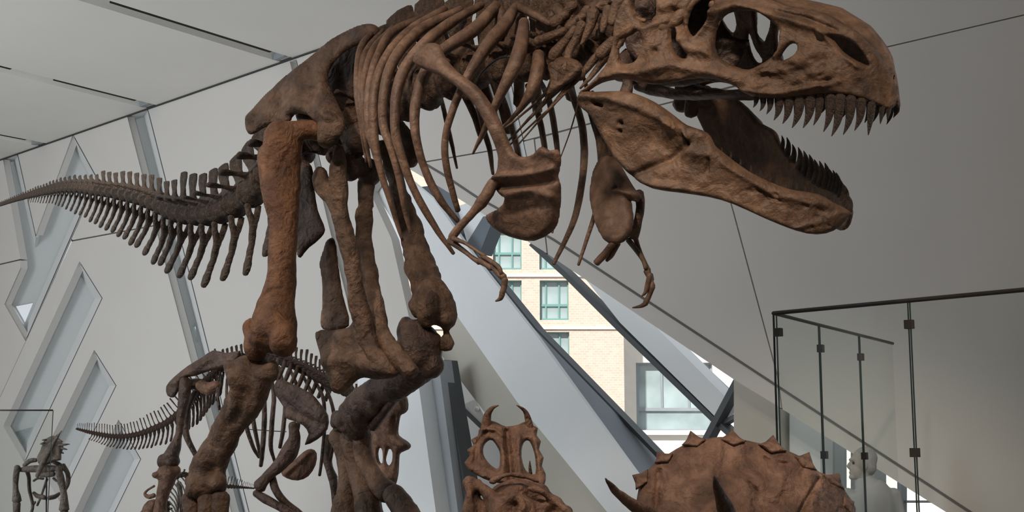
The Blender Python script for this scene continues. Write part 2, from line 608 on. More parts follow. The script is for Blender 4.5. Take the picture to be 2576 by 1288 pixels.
# ---- wall panels between the joints
pl_left = [(-420, topy(-420)), (8, topy(8)), (52, 652), (-420, 760)]
pl_left2 = [(-420, 762), (52, 654), (52, 675), (12, 765), (65, 858), (8, 1072), (8, 1072), (62, 1165), (20, 1500), (-420, 1500)]
pl_left2 = [(-420, 762), (52, 654), (52, 675), (12, 765), (65, 858), (-60, 1130), (-260, 1560), (-420, 1560)]
pl_tri = [(45, topy(45)), (184, topy(184)), (90, 592)]
pl_mid = [(184, topy(184)), (320, topy(320)), (391, 566), (180, 605), (244, 447)]
pl_low = [(180, 607), (391, 568), (476, 890), (612, 1400), (600, 1560), (-260, 1560), (-60, 1130), (65, 858)]
edge = [(2750, 1520), (2250, 1208), (1850, 958), (1350, 622), (1099, 467), (985, 397)]
pl_a = [(372, topy(372)), (1270, topy(1270)), (2750, topy(2750)), (2750, -4), (2210, 122), (1640, 268), (1317, 354), (1268, 120), (1205, 120), (1258, 374), (1060, 408), (985, 397),
        (930, 480), (985, 600), (1030, 800), (1120, 1330), (1120, 1560), (700, 1560), (655, 1400), (528, 890)]
pl_b = [(2750, -2), (2750, 1520), (2250, 1208), (1968, 1030), (1957, 946), (1845, 530), (1765, 240), (2210, 124)]
pl_c = [(1763, 240), (1843, 530), (1955, 946), (1966, 1028), (1850, 958), (1378, 640), (1345, 350), (1640, 270)]
pl_d = [(1343, 349), (1376, 638), (1350, 622), (1099, 467), (985, 399), (1060, 410), (1258, 376), (1272, 440), (1335, 440), (1317, 356)]
for loops in ([pl_left], [pl_left2], [pl_tri], [pl_mid]):
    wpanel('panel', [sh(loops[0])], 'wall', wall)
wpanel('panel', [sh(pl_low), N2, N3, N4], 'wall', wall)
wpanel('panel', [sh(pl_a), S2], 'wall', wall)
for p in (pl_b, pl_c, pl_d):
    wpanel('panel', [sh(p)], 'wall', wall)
for pts in ([(-420, 761), (52, 653)], [(180, 606), (391, 567)], [(2750, -3), (2210, 123), (1640, 269), (1317, 355)], [(1258, 375), (1060, 409), (990, 399)],
            [(1764, 240), (1844, 530), (1956, 946), (1967, 1028)], [(1344, 351), (1377, 639)]):
    strip('joint', pts, 8, 'joint', wall, 0.06, 0.03)
# shadow gap running along the slanting lower edge
groove = [(1019, 383), (1112, 438), (1194, 493), (1390, 602), (1960, 975), (2440, 1288), (2700, 1452)]
strip('shadow_gap', groove, 5, 'groove', wall, -0.012, 0.02)

def niche(name, poly, depth, ins, splayback='scrim', backpts=None, tri=None):
    """a splayed recess with a thin dark shadow joint round its rim"""
    e = empty(name, Wp([poly[0]])[0], kind='structure')
    l0, l1 = arr(poly), inset(poly, 1.8)
    l2 = inset(poly, ins) if backpts is None else arr(backpts)
    n = len(l0)
    A, B, C, D = Wp(l0, 0), Wp(l0, 0.05), Wp(l1, 0.05), Wp(l2, depth)
    fs = []
    for i in range(n):
        j = (i + 1) % n
        fs.append((i, j, n + j, n + i))
        fs.append((n + i, n + j, 2 * n + j, 2 * n + i))
    mk('rim_joint', np.vstack([A, B, C]), fs, 'joint', e, False)
    for i in range(n):
        j = (i + 1) % n
        g = Geo()
        q = [C[i], C[j], D[j], D[i]]
        g.add(np.vstack([q, arr(q) + WN * 0.04]), [(0, 1, 2, 3), (7, 6, 5, 4), (0, 4, 5, 1), (1, 5, 6, 2), (2, 6, 7, 3), (3, 7, 4, 0)])
        g.build('reveal', 'reveal', e, shade=False)
    g = Geo()
    g.prism([D] + ([Wp(tri, depth)] if tri else []), WN * 0.05)
    g.build('back_panel', splayback, e, shade=False)
    if tri:                                                  # clear pane to the sky, added in place of the daylit foot
        g = Geo()
        g.prism([Wp(tri, depth + 0.02)], WN * 0.01)
        g.build('pane', 'pane', e, shade=False)
    return e
niche('window_1', R1, 0.3, 14, tri=[(33, 770), (84, 760), (60, 818)])
niche('window_2', N2, 0.3, 17, tri=[(33, 1088), (82, 1074), (56, 1126)])
niche('window_3', N3, 0.3, 16)
niche('window_4', N4, 0.3, 15)
niche('window_5', SL, 0.35, 15, tri=[(482, 822), (491, 815), (497, 862)])
niche('window_6', S2, 0.4, 5)
niche('window_7', S3, 0.35, 14)

# ---- ceiling: panels between recessed lighting slots
def Cz(x, y, dz=0.0):
    d = ray(x, y)
    s = (ZC + dz - CAM[2]) / d[..., 2]
    return CAM + d * s[..., None]
ceil = empty('ceiling', (0, 10, ZC), kind='structure')
slots = [((738, 146), (270, 0)), ((396, 265), (0, 165)), ((119, 361), (0, 338))]
VD = -WN
sl3 = []
for a, b in slots:
    pa, pb = Cz(*a), Cz(*b)
    dd = (pb - pa)[:2]
    dd = dd / np.linalg.norm(dd)
    dd = np.array([dd[0], dd[1], 0])
    sl3.append((pa, dd))
SWID = 0.26
LEN = 24.0
def onw(p, dd):
    """start of a slot line on the wall"""
    s = np.dot(W0 - p, WN) / np.dot(dd, WN)
    return p + dd * s
edges = []
for pa, dd in sl3:
    p0 = onw(pa, dd)
    edges.append((p0, p0 + dd * LEN, p0 + WD * (-SWID), p0 + WD * (-SWID) + dd * LEN))
TH = np.array([0, 0, 0.25])
def cpanel(a, b, c, d):
    g = Geo()
    g.prism([[a, b, c, d]], TH)
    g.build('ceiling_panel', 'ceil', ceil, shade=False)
q0 = onw(W0 + WD * 22, sl3[0][1])
cpanel(edges[0][0], edges[0][1], q0 + sl3[0][1] * LEN, q0)
for i in range(2):
    cpanel(edges[i + 1][0], edges[i + 1][1], edges[i][3], edges[i][2])
q1 = edges[2][2] - WD * 9
cpanel(q1, q1 + sl3[2][1] * LEN, edges[2][3], edges[2][2])
for i, (a, b, c, d) in enumerate(edges):
    s = empty('lighting_slot', (a + b) / 2, 'recessed ceiling lighting slot ' + ('nearest the ribs of the big skeleton', 'in the middle of the sloping ceiling', 'shortest at the far left edge')[i], 'light slot', 'ceiling lighting slots')
    dd = sl3[i][1]
    g = Geo()
    g.prism([[a + UP * .14, b + UP * .14, d + UP * .14, c + UP * .14]], UP * 0.05)
    g.build('slot_top', 'ceil', s, shade=False)
    g = Geo()
    g.prism([[a - UP * .0, c - UP * .0, c + UP * .19, a + UP * .19]], WN * 0.1)
    g.build('slot_end', 'ceil', s, shade=False)
    # black track segments along the near lip
    r = np.random.RandomState(i + 4)
    t = 0.35
    while t < 9.5:
        ln = r.uniform(1.0, 2.4)
        p = a + dd * t - WD * 0.005
        g = Geo()
        g.prism([[p, p + dd * ln, p + dd * ln - WD * 0.06, p - WD * 0.06]], UP * 0.03)
        g.build('track_slit', 'black', s, shade=False)
        t += ln + r.uniform(0.25, 0.7)
    g = Geo()
    g.box((a + c) / 2 + dd * 0.12 + UP * 0.03, (SWID * .45, 0.025, 0.035), (WD, WN, UP))
    g.build('end_bracket', 'greyframe', s, shade=False)
# dark shadow joint between wall and ceiling
g = Geo()
pa, pb = W0 - WD * 9 - UP * 0.02, W0 + WD * 14 - UP * 0.02
g.prism([[pa - WN * 0.02, pb - WN * 0.02, pb - WN * 0.02 + UP * 0.035, pa - WN * 0.02 + UP * 0.035]], WN * 0.02)
struct(g.build('trim_1', 'joint', shade=False))

# ---- the slanting window under the right wall
def slab(name, pts, mat, d, t, label=None, parent=None, kind='structure'):
    o = wpanel(name, [pts], mat, parent, d, t)
    if parent is None:
        o['kind'] = kind
    return o
win = empty('window_8', W(1500, 900, 0.4), kind='structure')
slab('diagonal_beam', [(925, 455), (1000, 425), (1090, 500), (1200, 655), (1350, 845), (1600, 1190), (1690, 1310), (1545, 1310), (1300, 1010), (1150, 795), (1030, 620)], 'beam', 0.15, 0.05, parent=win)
# flank of the beam; its shade is painted as a darker steel grey
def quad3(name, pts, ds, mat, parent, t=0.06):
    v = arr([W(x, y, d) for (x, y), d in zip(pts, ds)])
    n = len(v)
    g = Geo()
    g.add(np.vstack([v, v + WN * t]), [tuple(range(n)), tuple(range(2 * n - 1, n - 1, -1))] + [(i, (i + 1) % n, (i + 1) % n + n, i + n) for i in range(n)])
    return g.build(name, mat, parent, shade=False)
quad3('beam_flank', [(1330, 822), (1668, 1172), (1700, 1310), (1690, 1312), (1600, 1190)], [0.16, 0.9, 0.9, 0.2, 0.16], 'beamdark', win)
strip('mullion', [(1090, 470), (1200, 648), (1345, 828), (1672, 1166), (1800, 1300)], 9, 'mullion', win, 0.7, 0.12)
strip('mullion', [(1335, 612), (1420, 690), (1560, 830), (1800, 1062), (1900, 1150)], 13, 'mullion', win, 0.5, 0.15)
strip('mullion', [(1585, 762), (1700, 870), (1838, 1002)], 8, 'mullion', win, 0.62, 0.12)
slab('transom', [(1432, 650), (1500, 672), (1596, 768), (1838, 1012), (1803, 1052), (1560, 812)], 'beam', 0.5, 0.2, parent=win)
strip('cross_strut', [(1858, 945), (1768, 1115)], 14, 'mullion', win, 0.45, 0.12)
strip('cross_strut', [(1795, 1075), (1860, 1040)], 10, 'beamdark', win, 0.55, 0.1)
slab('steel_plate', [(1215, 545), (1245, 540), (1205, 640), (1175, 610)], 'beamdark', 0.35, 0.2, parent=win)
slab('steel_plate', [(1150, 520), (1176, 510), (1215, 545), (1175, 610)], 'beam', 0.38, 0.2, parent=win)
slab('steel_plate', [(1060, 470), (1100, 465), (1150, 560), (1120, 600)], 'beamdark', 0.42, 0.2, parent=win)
slab('pane', [(1080, 450), (1380, 615), (1870, 940), (1870, 1200), (1720, 1330), (1640, 1200), (1350, 845), (1190, 650)], 'pane', 0.85, 0.02, parent=win)

# ---- the pieces of wall seen below the slanting edge and left of the beam
slab('wall_right', [(1846, 930), (1960, 990), (1960, 1500), (1846, 1500)], 'beige', 0.35, 0.3)
slab('trim_2', [(1957, 990), (1988, 1010), (1988, 1500), (1957, 1500)], 'beamdark', 0.6, 0.2)
slab('trim_3', [(1986, 1020), (2064, 1060), (2064, 1500), (1986, 1500)], 'reveal', 0.45, 0.2)
slab('trim_4', [(2062, 1060), (2100, 1080), (2100, 1500), (2062, 1500)], 'back', 0.8, 0.2)
slab('trim_5', [(2140, 1100), (2200, 1130), (2200, 1500), (2140, 1500)], 'back', 0.8, 0.2)
w9 = empty('window_9', W(2260, 1250, 0.8), kind='structure')
slab('pane', [(2098, 1070), (2480, 1290), (2480, 1500), (2098, 1500)], 'pane', 0.95, 0.02, parent=w9)
strip('mullion', [(2262, 1180), (2262, 1500)], 10, 'greyframe', w9, 0.8, 0.1)
strip('mullion', [(2100, 1262), (2480, 1262)], 6, 'greyframe', w9, 0.85, 0.06)
slab('wall_beige', [(1100, 880), (1150, 780), (1300, 1000), (1560, 1330), (1430, 1330), (1225, 1045)], 'beige', 0.45, 0.5)
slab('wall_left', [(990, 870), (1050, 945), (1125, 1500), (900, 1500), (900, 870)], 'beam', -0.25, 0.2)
slab('trim_6', [(1048, 940), (1102, 905), (1180, 1500), (1124, 1500)], 'midgrey', -0.05, 0.2)
slab('column_1', [(1096, 920), (1117, 905), (1190, 1340), (1164, 1340)], 'mullion', 0.05, 0.2)
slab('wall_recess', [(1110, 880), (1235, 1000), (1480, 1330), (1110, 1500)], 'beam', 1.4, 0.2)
fx = empty('light_box', W(1190, 1040, 0.9), 'small bright light box behind the horned skull frill', 'light')
v = Wp([(1160, 1020), (1196, 1004), (1226, 1062), (1219, 1082)], 1.0)
g = Geo(); g.prism([v], WN * 0.25)
g.build('box_body', 'reveal', fx, shade=False)
strip('lower_edge', [(1158, 1024), (1222, 1086)], 9, 'mullion', fx, 0.98, 0.2)
g = Geo(); g.ell(W(1199, 1029, 0.97), 0.03)
lb = g.build('lamp', 'lampglow' if 'lampglow' in M else 'reveal', fx)

# ---- outside: a brick block and a pale block across the street
YB = 36.0
def ext(x0, x1, y0, y1, Y=YB):
    a, b = P(x0, y1, Y), P(x1, y0, Y)
    return a, b
def ebox(name, x0, x1, y0, y1, mat, parent, Y=YB, t=0.3, rects=()):
    a, b = P(x0, y1, Y), P(x1, y0, Y)
    def R(a, b):
        return [(a[0], Y, a[2]), (b[0], Y, a[2]), (b[0], Y, b[2]), (a[0], Y, b[2])]
    loops = [R(a, b)]
    for (rx0, rx1, ry0, ry1) in rects:
        loops.append(R(P(rx0, ry1, Y), P(rx1, ry0, Y)))
    g = Geo()
    g.prism(loops, (0, t, 0))
    return g.build(name, mat, parent, shade=False)
bb = empty('brick_building', P(1350, 1400, YB), 'pink brick apartment block with teal framed windows seen through the slanting glazing', 'building')
wr = [(1358, 1430, 705, 805), (1360, 1432, 835, 935), (1357, 1429, 575, 678), (1240, 1312, 705, 805), (1240, 1312, 575, 678), (1362, 1434, 965, 1065)]
ebox('facade', 1020, 1562, 300, 1420, 'brick', bb, YB, 0.5, wr)
for r in wr:
    x0, x1, y0, y1 = r
    f = ebox('window_frame', x0, x1, y0, y1, 'teal', bb, YB + 0.15, 0.1,
             [(x0 + 3, x0 + 13, y0 + 4, y0 + 60), (x0 + 17, x0 + 46, y0 + 4, y0 + 60), (x0 + 50, x1 - 3, y0 + 4, y0 + 60),
              (x0 + 3, x0 + 13, y0 + 66, y1 - 4), (x0 + 17, x0 + 46, y0 + 66, y1 - 4), (x0 + 50, x1 - 3, y0 + 66, y1 - 4)])
    for (a, b) in ((3, 13), (17, 46), (50, 69)):
        ebox('pane', x0 + a - 1, x0 + b + 1, y0 + 3, y0 + 61, 'wpane', f, YB + 0.2, 0.03)
        ebox('pane', x0 + a - 1, x0 + b + 1, y0 + 65, y1 - 3, 'wpane', f, YB + 0.2, 0.03)
ebox('string_course', 1020, 1562, 690, 696, 'cream', bb, YB - 0.06, 0.1)
ebox('string_course', 1020, 1562, 822, 828, 'cream', bb, YB - 0.06, 0.1)
YP = 38.0
pb_ = empty('pale_building', P(1700, 1400, YP), 'pale rendered building with a wide office window beside the brick block', 'building')
ebox('facade', 1530, 2600, 300, 1420, 'cream', pb_, YP, 0.5, [(1602, 1792, 912, 1086), (1810, 1990, 740, 900)])
for (x0, x1, y0, y1) in ((1602, 1792, 912, 1086), (1810, 1990, 740, 900)):
    f = ebox('window_frame', x0, x1, y0, y1, 'greyframe', pb_, YP + 0.2, 0.1, [(x0 + 6, x0 + 60, y0 + 6, y1 - 60), (x0 + 66, x0 + 128, y0 + 6, y1 - 60), (x0 + 134, x1 - 6, y0 + 6, y1 - 60), (x0 + 6, x1 - 6, y1 - 52, y1 - 6)])
    for (a, b) in ((5, 61), (65, 129), (133, x1 - x0 - 5)):
        ebox('pane', x0 + a, x0 + b, y0 + 5, y1 - 59, 'wpane', f, YP + 0.28, 0.03)
    ebox('pane', x0 + 5, x1 - 5, y1 - 53, y1 - 5, 'wpane', f, YP + 0.28, 0.03)
    ebox('sill', x0 - 6, x1 + 6, y1 - 4, y1 + 8, 'reveal', pb_, YP - 0.2, 0.3)
g = Geo()
g.prism([[(-30, 20, -1.0), (50, 20, -1.0), (50, 60, -1.0), (-30, 60, -1.0)]], (0, 0, 0.6))
struct(g.build('ground', 'floor', shade=False))
# ================================================================== THE TYRANNOSAUR
TL = np.array([0.62, 0.785, 0.0]); TL /= np.linalg.norm(TL)       # to the animal's left, away from the camera
TH_ = np.array([TL[1], -TL[0], 0.0])                               # the way the trunk points
TC = np.array([-0.93, 7.86, 0.0])                                  # a point of its middle plane
def TP(x, y, a):
    return hit(x, y, TC, TL, -arr(a))
def tmirror(v):
    v = arr(v)
    return v - 2 * ((v - TC) @ TL)[:, None] * TL
def rows(pts, fn=None, flat_=1.0):
    """(x, y, lateral offset, half width in pixels[, depth ratio]) -> tube rows"""
    out = []
    for q in pts:
        p = (fn or TP)(q[0], q[1], q[2])
        r = q[3] * p[1] / F
        out.append([*p, r, r * (q[4] if len(q) > 4 else flat_)])
    return out
def YP_(x, y, Y):
    return P(x, y, Y)

TREX_BASE = (-0.6, 8.0, 0.5)
g = Geo()
g.prism([[(-3.2, 6.6, 0), (-0.45, 6.6, 0), (-0.45, 9.6, 0), (-3.2, 9.6, 0)]], (0, 0, 0.5))
pl_ = g.build('display_plinth', 'plinth', shade=False)
tag(pl_, 'low dark display plinth under the big standing skeleton', 'plinth')
trex = empty('tyrannosaur_skeleton', TREX_BASE, 'huge brown tyrannosaur skeleton striding to the right with open toothed jaws', 'skeleton', 'mounted dinosaur skeletons')

# ---- prototype vertebrae: x forward, y left, z up, centrum one unit long
def vert_proto(name, H, Wt, mat, slant=-0.25, sw=0.32, seed=0, zyg=True, wide=0.5):
    g = Geo()
    R = wide
    g.tube([(-0.5, 0, 0, R * 1.12, R * 1.12), (-0.43, 0, 0, R * 1.16, R * 1.16), (-0.2, 0, 0, R * .8, R * .8), (0, 0, 0, R * .72, R * .72), (0.2, 0, 0, R * .8, R * .8), (0.43, 0, 0, R * 1.12, R * 1.12), (0.48, 0, 0, R * 1.04, R * 1.04)], n=14, steps=2, ref=(0, 0, 1), cap=0.1)
    g.ell((0, 0, R * 0.95), (0.4, 0.26, 0.32))
    z0 = R * 0.9
    sl = slant
    g.tube([(0.02, 0, z0, sw * .8, 0.13), (sl * .4, 0, z0 + (H - z0) * .4, sw * .75, 0.08), (sl * .8, 0, z0 + (H - z0) * .8, sw, 0.075), (sl, 0, H, sw * .9, 0.10)], n=10, steps=3, ref=(0, 1, 0), cap=0.5)
    if Wt > 0.05:
        for s in (-1, 1):
            g.tube([(0, s * 0.2, z0 * .8, 0.2, 0.12), (-0.1, s * (0.2 + (Wt - .2) * .5), z0 * 1.02, 0.17, 0.075), (-0.25, s * Wt, z0 * 1.15, 0.22, 0.06)], n=8, steps=3, ref=(0, 0, 1))
    if zyg:
        for s in (-1, 1):
            g.tube([(0.1, s * .16, z0 * 1.05, .1, .1), (0.66, s * .2, z0 * 1.25, .08, .08)], n=7, steps=2, ref=(0, 0, 1))
            g.tube([(-0.1, s * .14, z0 * 1.2, .1, .1), (-0.55, s * .16, z0 * 1.4, .08, .08)], n=7, steps=2, ref=(0, 0, 1))
    v, f = g.solid(0.055, 2, 0.018, 4.0)
    return mesh_from(name, v, f, mat)
VP = {
    'tail_a': vert_proto('vertebra', 1.85, 1.25, 'tailbone', -0.25, 0.4),
    'tail_b': vert_proto('vertebra', 1.5, 0.85, 'tailbone', -0.3, 0.36),
    'tail_c': vert_proto('vertebra', 1.05, 0.3, 'tailbone', -0.35, 0.3),
    'dorsal': vert_proto('vertebra', 2.3, 1.0, 'bone', -0.1, 0.64),
    'neck': vert_proto('vertebra', 1.55, 0.95, 'bone', 0.05, 0.3),
}
def chev_proto(name, mat):
    g = Geo()
    for s in (-1, 1):
        g.tube([(0, s * .09, 0, .05, .05), (-0.03, s * .05, -.22, .05, .05), (-0.08, 0, -0.4, .05, .05)], n=7, steps=2, ref=(0, 1, 0))
    g.tube([(-0.06, 0, -0.32, .06, .05), (-0.2, 0, -.62, .055, .045), (-0.36, 0, -0.86, .085, .045), (-0.46, 0, -1.0, .06, .04)], n=8, steps=3, ref=(0, 1, 0))
    v, f = g.solid(0.025, 1, 0.008, 9.0)
    return mesh_from(name, v, f, mat)
CH = chev_proto('chevron', 'tailbone')

def frame(t, up=UP):
    x = arr(t) / np.linalg.norm(t)
    y = np.cross(up, x); y /= np.linalg.norm(y)
    z = np.cross(x, y)
    return x, y, z
def mat4(pos, axes, sc):
    m = Matrix.Identity(4)
    for j in range(3):
        for i in range(3):
            m[i][j] = float(axes[j][i] * sc[j])
    for i in range(3):
        m[i][3] = float(pos[i])
    return m
def crom(p, n):
    """evenly spaced samples along a Catmull-Rom curve (rows may carry extra columns)"""
    p = arr(p)
    q = np.vstack([2 * p[0] - p[1], p, 2 * p[-1] - p[-2]])
    out = []
    for i in range(1, len(q) - 2):
        for t in np.linspace(0, 1, 24, endpoint=False):
            out.append(0.5 * (2 * q[i] + (q[i + 1] - q[i - 1]) * t + (2 * q[i - 1] - 5 * q[i] + 4 * q[i + 1] - q[i + 2]) * t * t + (3 * q[i] - q[i - 1] - 3 * q[i + 1] + q[i + 2]) * t ** 3))
    out.append(p[-1])
    return arr(out)
def spine(curve, frac, protos, parent, chev=None, rot=1.0, chevfn=None, name='vertebra', chevmesh=None, lenk=1.0):
    """vertebrae packed along a curve of rows (x, y, z, radius); the curve runs tail to head (forward = along it)"""
    c = crom(curve, 0)
    seg = np.linalg.norm(np.diff(c[:, :3], axis=0), axis=1)
    s = np.concatenate([[0], np.cumsum(seg)])
    pos, k = 0.0, 0
    while pos < s[-1]:
        r = np.interp(pos, s, c[:, 3])
        ln = max(r * (frac(pos / s[-1]) if callable(frac) else frac), 0.012)
        m = min(pos + ln / 2, s[-1])
        p = arr([np.interp(m, s, c[:, i]) for i in range(3)])
        p2 = arr([np.interp(min(m + .04, s[-1]), s, c[:, i]) for i in range(3)])
        p1 = arr([np.interp(max(m - .04, 0), s, c[:, i]) for i in range(3)])
        ax = frame(p2 - p1)
        u = m / s[-1]
        jit = random.uniform(0.93, 1.07)
        inst(name, protos(u), mat4(p, ax, (ln * lenk, r / 0.54, r / 0.54 * jit)), parent)
        if chevfn:
            cl = chevfn(u)
            if cl > 0:
                q = p - ax[0] * ln * 0.5 - ax[2] * r * 0.9
                inst('chevron', chevmesh or CH, mat4(q, ax, (cl * 1.3, cl * 1.2, cl * random.uniform(.93, 1.05))), parent)
        pos += ln * 1.03
        k += 1

# ---- tail: from its whip end at the far left to the hips
tail = [(-4, 517, 12.0, 4), (40, 502, 11.75, 6), (80, 490, 11.5, 8), (120, 480, 11.2, 11), (160, 472, 10.9, 13.5), (200, 471, 10.65, 15.5), (240, 475, 10.4, 17), (280, 481, 10.15, 18.5), (315, 487, 9.95, 19.5),
        (350, 495, 9.75, 21), (385, 507, 9.55, 23), (420, 523, 9.35, 26), (460, 534, 9.1, 29), (500, 538, 8.9, 32), (540, 533, 8.7, 35), (575, 521, 8.55, 37), (620, 495, 8.4, 39), (660, 455, 8.25, 40), (720, 395, 8.1, 40)]
tc = [[*P(x, y, Y), r * Y / F] for x, y, Y, r in tail]
def tp(u):
    return VP['tail_c'] if u < 0.42 else (VP['tail_b'] if u < 0.70 else VP['tail_a'])
def tch(u):
    if u < 0.12:
        return 0
    return float(np.interp(u, [0.12, 0.25, 0.4, 0.55, 0.7, 0.85, 1.0], [0.035, 0.085, 0.19, 0.27, 0.33, 0.37, 0.36]))
spine(tc, lambda u: float(np.interp(u, [0, .4, .7, 1], [2.0, 2.3, 2.15, 1.9])), tp, trex, chevfn=tch)

# ---- sacrum, back and neck
back = [(760, 375, 40), (820, 340, 44), (880, 308, 48), (950, 278, 52), (1020, 250, 54), (1100, 212, 54), (1200, 178, 52), (1300, 162, 50), (1400, 152, 48)]
bc = []
for x, y, r in back:
    p = TP(x, y, 0.0)
    bc.append([*p, r * p[1] / F])
spine(bc, 1.55, lambda u: VP['dorsal'], trex)
neck = [(1400, 150, 48), (1440, 138, 48), (1490, 115, 46), (1540, 82, 44), (1590, 48, 40)]
nc = []
for x, y, r in neck:
    p = TP(x, y, 0.0)
    nc.append([*p, r * p[1] / F])
spine(nc, 1.25, lambda u: VP['neck'], trex)

# ---- ilium: blade over the hip, both sides
il = [(622, 300), (640, 272), (700, 208), (760, 160), (835, 98), (900, 66), (935, 60), (955, 75), (935, 100), (905, 112), (872, 128), (842, 155), (826, 185), (828, 215), (842, 245), (856, 275),
      (868, 300), (862, 330), (838, 368), (812, 372), (800, 350), (800, 318), (790, 298), (760, 286), (738, 290), (728, 308), (700, 310), (664, 322), (636, 338), (622, 332)]
def ilsurf(x, y):
    return TP(x, y, np.interp(y, [60, 200, 340], [0.13, 0.24, 0.33]))
st = [([(640, 300), (720, 268), (780, 270), (840, 300)], 16, 0.03), ([(760, 190), (770, 260)], 18, 0.018), ([(700, 230), (720, 262)], 12, -0.02), ([(830, 210), (815, 260), (850, 300)], 14, 0.03),
      ([(740, 290), (800, 300)], 9, 0.03), ([(835, 330), (825, 360)], 14, 0.04), ([(660, 290), (700, 270)], 8, -0.02), ([(790, 150), (880, 90)], 14, -0.012), ([(860, 90), (845, 150)], 5, -0.012), ([(770, 235), (800, 230)], 12, -0.02)]
v, f = plate(il, ilsurf, -TL, 0.035, 16, g=4, strokes=st, amp=0.006, nscale=9)
mk('ilium', v, f, 'bone', trex)
mk('ilium', tmirror(v), [q[::-1] for q in f], 'bone', trex)

sac = [(815, 200), (850, 142), (900, 100), (950, 84), (985, 95), (985, 180), (965, 280), (930, 370), (890, 400), (850, 340), (825, 270)]
v, f = plate(sac, lambda x, y: TP(x, y, 0.06 + (x - 828) * -.0006), -TL, 0.025, 12, g=4, strokes=[([(860, 180), (880, 300)], 10, -.02), ([(900, 150), (890, 260)], 7, .02)], amp=0.008, nscale=9)
mk('hip_shade_plate', v, f, 'darkbone', trex)  # dark plate added in place of the shade behind the hip blade
# ---- thigh bones
def femur(pts, head, name='femur', mat='femur', cond=(), parent=None, fn=None, voxel=0.016, amp=0.006):
    g = Geo()
    g.tube(rows(pts, fn), n=14, steps=4)
    g.tube(rows(head, fn), n=10, steps=3)
    for c in cond:
        p = (fn or TP)(c[0], c[1], c[2])
        k = p[1] / F
        g.ell(p, (c[3] * k, c[4] * k, c[5] * k))
    return g.build(name, mat, parent or trex, voxel, 3, amp, 11)
ra = 0.44
femur([(700, 330, ra, 40, .9), (710, 368, ra, 54, .75), (703, 420, ra, 57, .7), (705, 480, ra + .01, 50, .8), (711, 545, ra + .02, 41, .9), (711, 620, ra + .03, 37, .95), (706, 700, ra + .04, 40, .95), (696, 765, ra + .05, 50, .95), (688, 820, ra + .06, 60, .85), (680, 862, ra + .06, 62, .75)],
      [(715, 338, ra, 30), (760, 328, ra - .06, 28), (805, 328, ra - .15, 30)],
      cond=[(645, 868, ra + .05, 36, 40, 44), (712, 856, ra + .1, 38, 42, 46), (690, 818, ra + .13, 30, 25, 36), (668, 398, ra + .02, 22, 30, 40), (630, 830, ra + .06, 18, 20, 28)])
la = -0.42
femur([(985, 372, la, 27), (993, 430, la, 25), (1008, 500, la, 27), (1022, 560, la, 30), (1043, 625, la + .01, 34), (1064, 690, la + .03, 40), (1088, 745, la + .05, 47), (1104, 795, la + .06, 48, .9)],
      [(985, 378, la, 24), (960, 372, la + .1, 24)], mat='bone',
      cond=[(1118, 800, la + .05, 36, 40, 30), (1076, 790, la + .12, 26, 30, 40), (1122, 860, la + .02, 22, 24, 26), (1050, 775, la + .1, 18, 30, 30), (1085, 770, la + .17, 12, 20, 36), (1058, 720, la + .13, 11, 16, 44)], amp=.014)

# ---- shin bones, ankles and feet
g = Geo()
g.tube(rows([(632, 918, .46, 58, .8), (630, 950, .46, 60, .8), (622, 990, .44, 50, .85), (596, 1040, .42, 42, .9), (565, 1090, .40, 38, .9), (540, 1138, .38, 40, .9), (520, 1180, .37, 46, .9), (518, 1215, .37, 52, .85), (520, 1236, .37, 52, .8)]), n=14, steps=4)
g.tube(rows([(572, 912, .55, 16), (588, 945, .56, 24), (600, 985, .53, 24), (592, 1030, .48, 20)]), n=9)
g.tube(rows([(664, 930, .50, 28), (652, 985, .47, 26), (615, 1050, .44, 24), (572, 1112, .40, 24), (548, 1160, .38, 24)]), n=9)
for c in ((688, 930, .45, 16, 24, 26), (480, 1215, .38, 20, 24, 20), (548, 1212, .38, 24, 26, 24)):
    p = TP(*c[:3]); k = p[1] / F
    g.ell(p, (c[3] * k, c[4] * k, c[5] * k))
g.build('tibia', 'bone', trex, 0.016, 3, 0.010, 12)
def foot(mts, toes, parent, mat='bone', ank=None, fn=None, vox=0.016):
    for i, m in enumerate(mts):
        g = Geo()
        g.tube(rows(m, fn), n=10, steps=4)
        g.build('metatarsal', mat, parent, vox, 2, 0.004, 12)
    for t in toes:
        g = Geo()
        c = []
        for i in range(len(t)):
            c.append(t[i])
        g.tube(arr(c), n=9, steps=3, ref=(0, 0, 1))
        g.build('toe', mat, parent, vox, 2, 0.003, 12)
# right foot below the frame, planted on the plinth
foot([[(482, 1246, .40, 27, .9), (484, 1300, .42, 25), (480, 1390, .44, 26), (470, 1470, .46, 30)],
      [(522, 1248, .38, 27, .9), (520, 1300, .40, 26), (512, 1390, .42, 27), (506, 1480, .44, 32)],
      [(556, 1246, .36, 24, .9), (552, 1300, .37, 23), (552, 1390, .38, 24), (556, 1470, .38, 28)]], [], trex)
for (x, y, a, dx) in ((470, 1480, .46, -.12), (506, 1490, .44, .0), (556, 1480, .38, .14)):
    p = TP(x, y, a)
    zz = 0.56
    q = [[*p, .055, .055]]
    for k in (1, 2, 3, 4):
        b = p + (TH_ * 0.15 + (-TL) * 0.0 + TL * -dx * 0.0 + np.array([dx * .5, 0, 0])) * k
        q.append([b[0], b[1], max(zz, p[2] - 0.11 * k), .055 - .009 * k, .05 - .009 * k])
    g = Geo(); g.tube(q, n=9, steps=3, ref=(0, 0, 1))
    g.build('toe', 'bone', trex, 0.014, 2)
